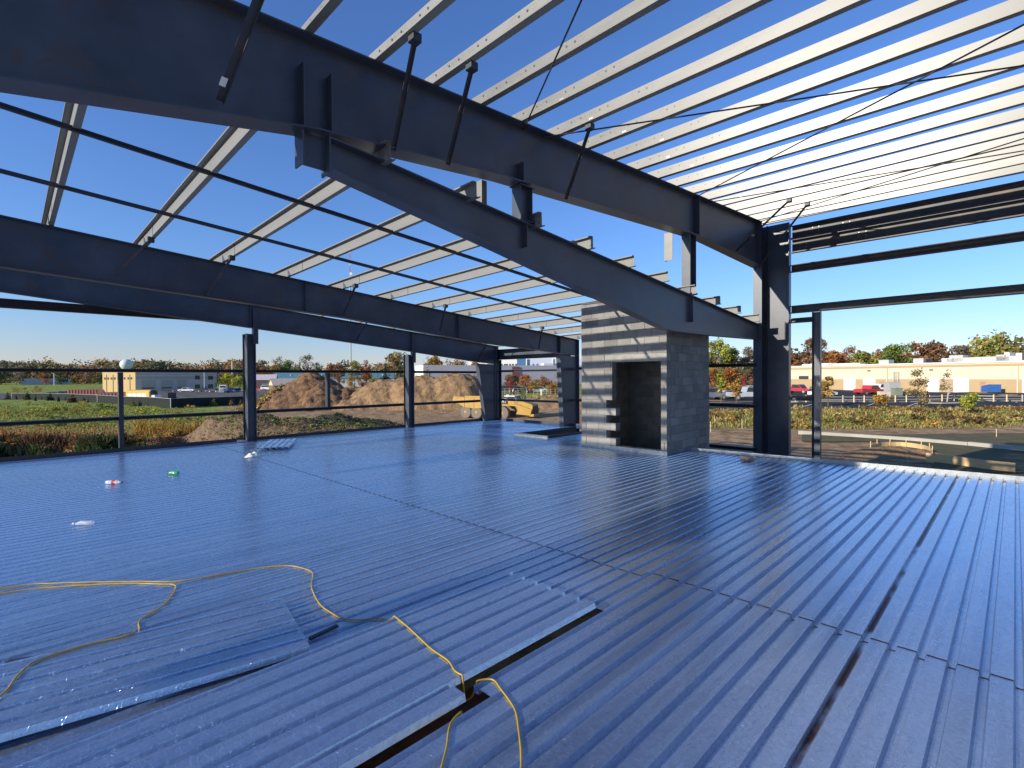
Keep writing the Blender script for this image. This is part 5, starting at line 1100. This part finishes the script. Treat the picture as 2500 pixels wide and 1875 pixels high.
car('red and white truck next to the tall column under the wall sign', 'pickup', 'red', 1946, 104, 150); car('white car behind the slim jamb', 'sedan', 'white', 2008, 90, 80)
car('white pickup in front of the shaded beige hall', 'pickup', 'white', 456, 208, -95, s=1.1); car('blue pickup behind the white one at the beige hall', 'pickup', 'navy', 436, 214, -95); car('dark car by the beige hall entrance', 'sedan', 'dark', 497, 206, 90, s=1.1); car('dark sedan left of the white road tractor', 'sedan', 'dark', 523, 204, 100, s=1.1)
car('blue car right of the white road tractor', 'suv', 'blue', 562, 202, 150, s=1.15); car('silver-blue car by the left wall post', 'suv', 'blue', 580, 200, 150, s=1.15); car('silver car behind the white road tractor', 'suv', 'silver', 541, 222, 160)
car('dark blue wagon behind the road tractor, against the yellow-green trees', 'sedan', 'navy', 556, 214, 170, s=1.1)
car('red car right of the left wall post behind the dirt pile', 'sedan', 'red', 626, 190, 90, s=1.2); car('white van-like car right of the red one', 'suv', 'white', 654, 186, 90)
for px, Z, cl, k, l in ((113,168,'dark','sedan','leftmost dark car behind the fence'),(126,166,'grey','suv','grey car second from the left behind the fence'),(137,165,'dark','sedan','black car behind the fence between two cone shrubs'),(153,158,'blue','pickup','long blue pickup behind the fence beside the red skip'),(160,168,'white','suv','white car behind the blue pickup'),(232,172,'grey','suv','grey car behind the red skips'),(242,175,'dark','sedan','dark car at the corner of the ochre wall')):
    car(l, k, cl, px, Z, -100 if k != 'pickup' else 80, s=1.1)
for px, Z, cl, k, l in ((1232,124,'dark','suv','black car left of the crimson maple'),(1258,124,'dark','suv','black car right of the crimson maple'),(1274,122,'dark','sedan','dark car in the shade under the salmon tree'),(1318,122,'silver','sedan','silver car between the golden and copper trees'),(1285,124,'navy','sedan','navy car beside the second crimson shrub')):
    car(l, k, cl, px, Z, 100)
# road tractor, school bus, skips, loader, dumpsters, utility boxes
b = gp(545, 196); d = cdir(165); r = thing('road_tractor', 'white bonneted road tractor facing the dark fence', 'truck', b, None, math.atan2(d.y, d.x)); r_parts = (('hood', (.9,-.75,.9), (3.0,.75,2.1), col('white')), ('cab', (-1.2,-1.2,.9), (.9,1.2,3.3), col('white')), ('grille', (3.0,-.5,1.0), (3.06,.5,2.0), HUB), ('windscreen', (.9,-1.0,2.2), (.95,1.0,3.0), GLASSD), ('bumper', (3.05,-1.2,.45), (3.3,1.2,.85), HUB), ('chassis', (-3.5,-.5,.7), (.9,.5,.95), CAPD))
for nm, a_, b_, m in r_parts: mb = MB(); mb.box(a_, b_); mb.build(nm, m, r, world=False)
for x in (2.1, -2.0, -3.1):
    for y in (-1.15, .85): mb = MB(); mb.lathe([(.5,0),(.5,.3)], (x,y,.5), 12, (0,1,0)); mb.build('wheel', TYRE, r, world=False)
b = gp(346, 128); d = cdir(96); YB = paint('bus_yellow', (.62,.40,.06), .5); r = thing('school_bus', 'yellow bus with pasted white panels behind the fence', 'bus', b, None, math.atan2(d.y, d.x))
mb = MB(); pr = [(-1.15,.5),(1.15,.5),(1.15,2.4),(.85,2.85),(.3,3.0),(-.3,3.0),(-.85,2.85),(-1.15,2.4)]; mb.prism([(-3.4,y,z) for y, z in pr], (6.4,0,0)); mb.build('body', YB, r, world=False)
mb = MB(); mb.prism([(3.0,y,z-.1) for y, z in pr[2:]]+[(3.0,-1.1,.5),(3.0,1.1,.5)], (.35,0,0)); mb.build('front', CAPD, r, world=False)
for y in (-1.17, 1.15):
    for k in range(4): mb = MB(); mb.box((-2.9+k*1.3,y,1.25+.06*(k % 2)),(-1.75+k*1.3,y+.02,2.1)); mb.build('side_panel', PAPER, r, world=False)
for x in (-2.2, 2.0):
    for y in (-1.15, .85): mb = MB(); mb.lathe([(.48,0),(.48,.3)], (x,y,.48), 12, (0,1,0)); mb.build('wheel', TYRE, r, world=False)
mb = MB(); mb.box((3.3,-1.0,.9),(4.4,1.0,1.7)); mb.build('bonnet', col('white'), r, world=False)
SKIP = paint('maroon_steel', (.20,.05,.04), .6, 0, .2, 2); SKIPE = paint('rust_red_end', (.42,.14,.08), .7, 0, .15, 2)
for px, Z, L, hh, l in ((209,146,8.0,2.9,'long maroon skip behind the fence, left of the ochre hall end'),(284,130,8.4,2.3,'long maroon skip behind the fence under the ochre hall end')):
    b = gp(px, Z); d = cdir(84); r = thing('waste_skip', l, 'skip', b, 'maroon skips', math.atan2(d.y, d.x))
    mb = MB(); mb.prism([(-L/2,-1.15,.3),(L/2,-1.15,.3),(L/2,-1.15,hh),(-L/2,-1.15,hh)], (0,.1,0)); mb.prism([(-L/2,1.05,.3),(L/2,1.05,.3),(L/2,1.05,hh),(-L/2,1.05,hh)], (0,.1,0)); mb.box((-L/2,-1.05,.3),(L/2,1.05,.5)); mb.build('side_wall', SKIP, r, world=False)
    mb = MB(); mb.box((-L/2-.1,-1.15,.3),(-L/2,1.15,hh)); mb.build('end_door', SKIPE, r, world=False)
    for k in range(10): mb = MB(); x = -L/2+.4+k*(L-.8)/9; mb.box((x-.06,-1.25,.35),(x+.06,-1.15,hh-.1)); mb.build('side_rib', SKIP, r, world=False)
b = gp(420, 112); d = cdir(150); r = thing('skid_loader', 'black loader with a red bucket attachment behind the fence corner', 'loader', b, None, math.atan2(d.y, d.x))
for nm, a_, b_, m in (('body',(-1.3,-.8,.5),(1.0,.8,1.4),CAPD),('cab',(-.7,-.75,1.4),(.7,.75,2.6),GLASSD),('roof',(-.8,-.85,2.6),(.8,.85,2.72),CAPD),('attachment',(1.4,-1.0,.3),(2.1,1.0,1.1),paint('loader_red', (.6,.06,.06), .5)),('lift_arm',(-1.2,.82,1.5),(1.5,.95,1.7),CAPD),('counterweight',(1.35,-1.7,.2),(2.0,-1.05,.8),PAPER)): mb = MB(); mb.box(a_, b_); mb.build(nm, m, r, world=False)
for x in (-.8, .6):
    for y in (-1.0, .75): mb = MB(); mb.lathe([(.5,0),(.5,.28)], (x,y,.5), 12, (0,1,0)); mb.build('wheel', TYRE, r, world=False)
BLUED = paint('dumpster_blue', (.03,.12,.36), .5, 0, .12)
for px, Z, W_, hh, l in ((2420,96,2.1,1.55,'front blue dumpster with a white notice by the warehouse'),(2442,99,2.6,1.75,'rear blue dumpster beside the railing')):
    b = gp(px, Z); d = cdir(100); r = thing('dumpster', l, 'dumpster', b, 'blue dumpsters', math.atan2(d.y, d.x))
    mb = MB(); mb.prism([(-W_/2,-.9,.15),(W_/2,-.9,.15),(W_/2,-.9,hh),(-W_/2,-.9,hh)], (0,.06,0)); mb.prism([(-W_/2,.9,.15),(W_/2,.9,.15),(W_/2,.9,hh-.4),(-W_/2,.9,hh-.4)], (0,.06,0)); mb.box((-W_/2,-.84,.15),(W_/2,.9,.25)); mb.prism([(-W_/2,-.84,.25),(-W_/2,.9,.25),(-W_/2,.9,hh-.4),(-W_/2,-.84,hh)], (.06,0,0)); mb.prism([(W_/2-.06,-.84,.25),(W_/2-.06,.9,.25),(W_/2-.06,.9,hh-.4),(W_/2-.06,-.84,hh)], (.06,0,0)); mb.build('bin', BLUED, r, world=False)
    mb = MB(); mb.prism([(-W_/2,-.9,hh+.01),(W_/2,-.9,hh+.01),(W_/2,.95,hh-.36),(-W_/2,.95,hh-.36)], (0,0,.06)); mb.build('lid', BLUED, r, world=False)
    for x in (-.3, .6): mb = MB(); mb.box((x-.2,.97,.75),(x+.2,.985,1.05)); mb.build('notice', PAPER, r, world=False)
r = thing('loading_ramp', 'pale loading ramp with a railing right of the blue dumpsters', 'ramp', gp(2475,97)); q = gp(2475,97); d = cdir(100); d2 = cdir(10)
mb = MB(); mb.prism([q-d*2.6, q+d*2.6, q+d*2.6+Vector((0,0,1.0)), q+d*.6+Vector((0,0,1.0))], d2*2); mb.build('slab', CONC, r)
for k in range(6): mb = MB(); a_ = q+d*(-4+k*1.1)-d2*.2; mb.bar(a_, a_+Vector((0,0,1.5)), .08, .08, (0,1,0)); mb.build('railing_post', YELLOWP, r)
mb = MB(); mb.bar(q-d*4-d2*.2+Vector((0,0,1.45)), q+d*1.5-d2*.2+Vector((0,0,1.45)), .07, .07); mb.build('handrail', YELLOWP, r)
UG = paint('utility_green', (.20,.23,.17), .6)
for px, Z, W_, D_, hh, l, m in ((2178,92,1.9,1.6,2.3,'tall grey utility cabinet before the warehouse ladder',GREYU),(2190,90,1.3,1.0,1.35,'smaller green transformer box beside the utility cabinet',UG),(2158,86,1.7,.8,.9,'low pale box on the asphalt by the red pickup',CREAM)):
    b = gp(px, Z); d = cdir(95); r = thing('utility_box', l, 'utility box', b, 'utility boxes', math.atan2(d.y, d.x))
    mb = MB(); mb.box((-W_/2,-D_/2,.1),(W_/2,D_/2,hh)); mb.build('cabinet', m, r, world=False); mb = MB(); mb.box((-W_/2-.06,-D_/2-.06,0),(W_/2+.06,D_/2+.06,.1)); mb.build('plinth', CONC, r, world=False); mb = MB(); mb.box((-W_/2-.03,-D_/2-.03,hh),(W_/2+.03,D_/2+.03,hh+.07)); mb.build('lid', m, r, world=False)
    mb = MB(); mb.box((-W_*.3,D_/2,hh*.35),(W_*.1,D_/2+.02,hh*.75)); mb.build('panel', PAPER if hh < 2 else STEELD, r, world=False)

# ------------------------------------------------------------ articulated dump truck
YT = paint('hauler_yellow', (.38,.215,.018), .5, 0, .12, 1.5); YT2 = paint('dusty_yellow', (.40,.25,.06), .7, 0, .15, 1.5); BLK = paint('hauler_black', (.03,.03,.032), .6); DUSTT = paint('dusty_tyre', (.17,.145,.115), .95, 0, .15, 6)
tb = gp(1163, 67); d = cdir(120); TR = thing('dump_truck', 'yellow articulated dump truck parked below the dirt bank', 'dump truck', tb, None, math.atan2(d.y, d.x))
def wheel(x, y, parent, rot=None):
    R_ = .85; mb = MB(); prof = [(R_*.55,-.30),(R_*.93,-.30),(R_,-.2),(R_,.2),(R_*.93,.30),(R_*.55,.30)]; mb.lathe(prof, (0,0,0), 22, (0,1,0))
    for k in range(22):
        t = 2*math.pi*k/22; c_ = Vector((math.cos(t)*R_*1.0,0,math.sin(t)*R_*1.0)); mb.bar(c_+Vector((0,-.28,0)), c_+Vector((0,.28,0)), .1, .05, (math.cos(t),0,math.sin(t)))
    M_ = Matrix.Translation((x,y,.83)); mb.xf(rot@M_ if rot else M_); w_ = mb.build('wheel', DUSTT, parent, world=False)
    for s in (-1, 1):
        mb = MB(); mb.lathe([(R_*.56,.20),(R_*.56,.27),(R_*.40,.24),(R_*.26,.22),(R_*.22,.32),(0,.33)], (0,0,0), 16, (0,s,0)); mb.xf(rot@M_ if rot else M_); mb.build('rim', YT, w_, world=False)
for x in (-.85, .85):
    for y in (-1.05, 1.05): wheel(x, y, TR)
mb = MB(); mb.box((-1.6,-.45,.75),(3.0,.45,1.15)); mb.box((-1.2,-.9,.7),(1.2,.9,.95)); mb.build('rear_frame', BLK, TR, world=False)
# dump body: outline in side view, tapered floor
out = [(-2.9,2.35),(-2.75,2.75),(-1.2,2.72),(1.4,2.80),(2.95,2.95),(2.95,1.9),(2.2,1.42),(.6,1.32),(-1.0,1.45)]
mb = MB(); mb.prism([(x,-1.42,z) for x, z in out], (0,.08,0)); mb.prism([(x,1.34,z) for x, z in out], (0,.08,0)); mb.build('bed_side', YT2, TR, world=False)
mb = MB(); fl = [(-2.9,2.35),(-1.0,1.45),(.6,1.32),(2.2,1.42),(2.95,1.9),(2.95,2.95)]
for (xa, za), (xb, zb) in zip(fl, fl[1:]): mb.prism([(xa,-1.34,za),(xb,-1.34,zb),(xb,1.34,zb),(xa,1.34,za)], Vector((-(zb-za),0,(xb-xa))).normalized()*.06)
mb.build('bed_floor', BLK, TR, world=False)
mb = MB()
for y in (-1.45, 1.33):
    for (xa, za), (xb, zb) in zip(out[1:5], out[2:5]): mb.bar((xa,y+.06,za+.03), (xb,y+.06,zb+.03), .16, .12)
mb.build('bed_rim', YT2, TR, world=False)
for x in (-1.0, .5, 2.0): 
    for y in (-1.47, 1.41): mb = MB(); mb.box((x-.07,y,1.45),(x+.07,y+.06,2.75)); mb.build('bed_rib', YT, TR, world=False)
mb = MB(); mb.bar((.2,-.7,1.0), (2.3,-.7,1.6), .16, .16); mb.build('hoist', HUB, TR, world=False)
# front unit, turned at the hitch
FT = Matrix.Translation((4.0,0,0))@Matrix.Rotation(math.radians(6), 4, 'Z')
def fbox(nm, a_, b_, m): mb = MB(); mb.box(a_, b_); mb.xf(FT); return mb.build(nm, m, TR, world=False)
def fprism(nm, pts, ext, m): mb = MB(); mb.prism(pts, ext); mb.xf(FT); return mb.build(nm, m, TR, world=False)
for y in (-1.05, 1.05): wheel(.62, y, TR, FT)
fbox('hitch', (-.3,-.35,.7), (.9,.35,1.2), BLK)
fprism('fender', [(.55,-1.35,1.75),(2.5,-1.35,1.75),(2.75,-1.35,1.2),(2.5,-1.35,.75),(4.4,-1.35,.6),(4.6,-1.35,1.35),(2.7,-1.35,1.95),(.55,-1.35,1.95)], (0,2.7,0), YT)
fprism('hood', [(2.35,-1.0,1.9),(4.55,-1.0,1.35),(4.6,-1.0,1.75),(4.45,-1.0,1.95),(2.35,-1.0,2.55)], (0,2.0,0), YT)
fprism('grille', [(4.602,-.75,.85),(4.60,.75,.85),(4.60,.75,1.7),(4.602,-.75,1.7)], (.05,0,0), BLK)
for y in (-1.2, .8): fbox('headlight', (4.45,y,1.0), (4.62,y+.4,1.32), GLASSD)
fbox('bumper', (4.3,-1.3,.5), (4.85,1.3,.78), YT2)
cabp = [(.75,-.85,1.95),(2.35,-.85,1.95),(2.35,-.85,2.5),(2.05,-.85,3.0),(.75,-.85,3.0)]
fprism('cab', [(.75,-.85,1.95),(2.37,-.85,1.95),(2.37,-.85,2.42),(.75,-.85,2.42)], (0,1.7,0), YT)
fprism('cab_glass', [(1.1,-.83,2.42),(2.33,-.83,2.42),(2.05,-.83,2.9),(1.1,-.83,2.9)], (0,1.66,0), GLASSD)
for y in (-.86, .78):
    for xa, xb in (((2.36,2.42),(2.06,2.9)), ((1.12,2.42),(1.12,2.9))): fprism('cab_post', [(xa[0]-.05,y,xa[1]),(xa[0]+.05,y,xa[1]),(xb[0]+.05,y,xb[1]),(xb[0]-.05,y,xb[1])], (0,.08,0), YT)
fbox('cab_roof', (.7,-.95,2.9), (2.15,.95,3.02), WHITEP)
fbox('rear_housing', (.0,-1.0,1.95), (1.08,1.0,2.8), BLK)
fbox('exhaust', (.4,-.75,2.8), (.55,-.6,3.45), BLK); fbox('air_cleaner', (.35,.45,2.8), (.75,.85,3.1), HUB)
for y in (-1.3, 1.25): fbox('handrail', (2.3,y,1.95), (2.35,y+.05,2.9), BLK); fbox('mirror', (2.6,y-.1,2.5), (2.68,y+.15,2.95), BLK)
cv = bpy.data.curves.new('lettering', 'FONT'); cv.body = 'CAT'; cv.size = .85; cv.extrude = .012; cv.align_x = 'CENTER'; cv.align_y = 'CENTER'
tmp = bpy.data.objects.new('lettering_curve', cv); me = bpy.data.meshes.new_from_object(tmp); bpy.data.objects.remove(tmp)
me.name = 'lettering'; me.materials.clear(); me.materials.append(WHITEP)
me.transform(FT@Matrix.Translation((.54,-1.018,2.36))@Matrix.Rotation(math.radians(90), 4, 'X')@Matrix.Scale(.6, 4, (1,0,0)))
o = bpy.data.objects.new('lettering', me); C.objects.link(o); o.parent = TR; o['label'] = 'white CAT lettering on the black panel behind the cab'
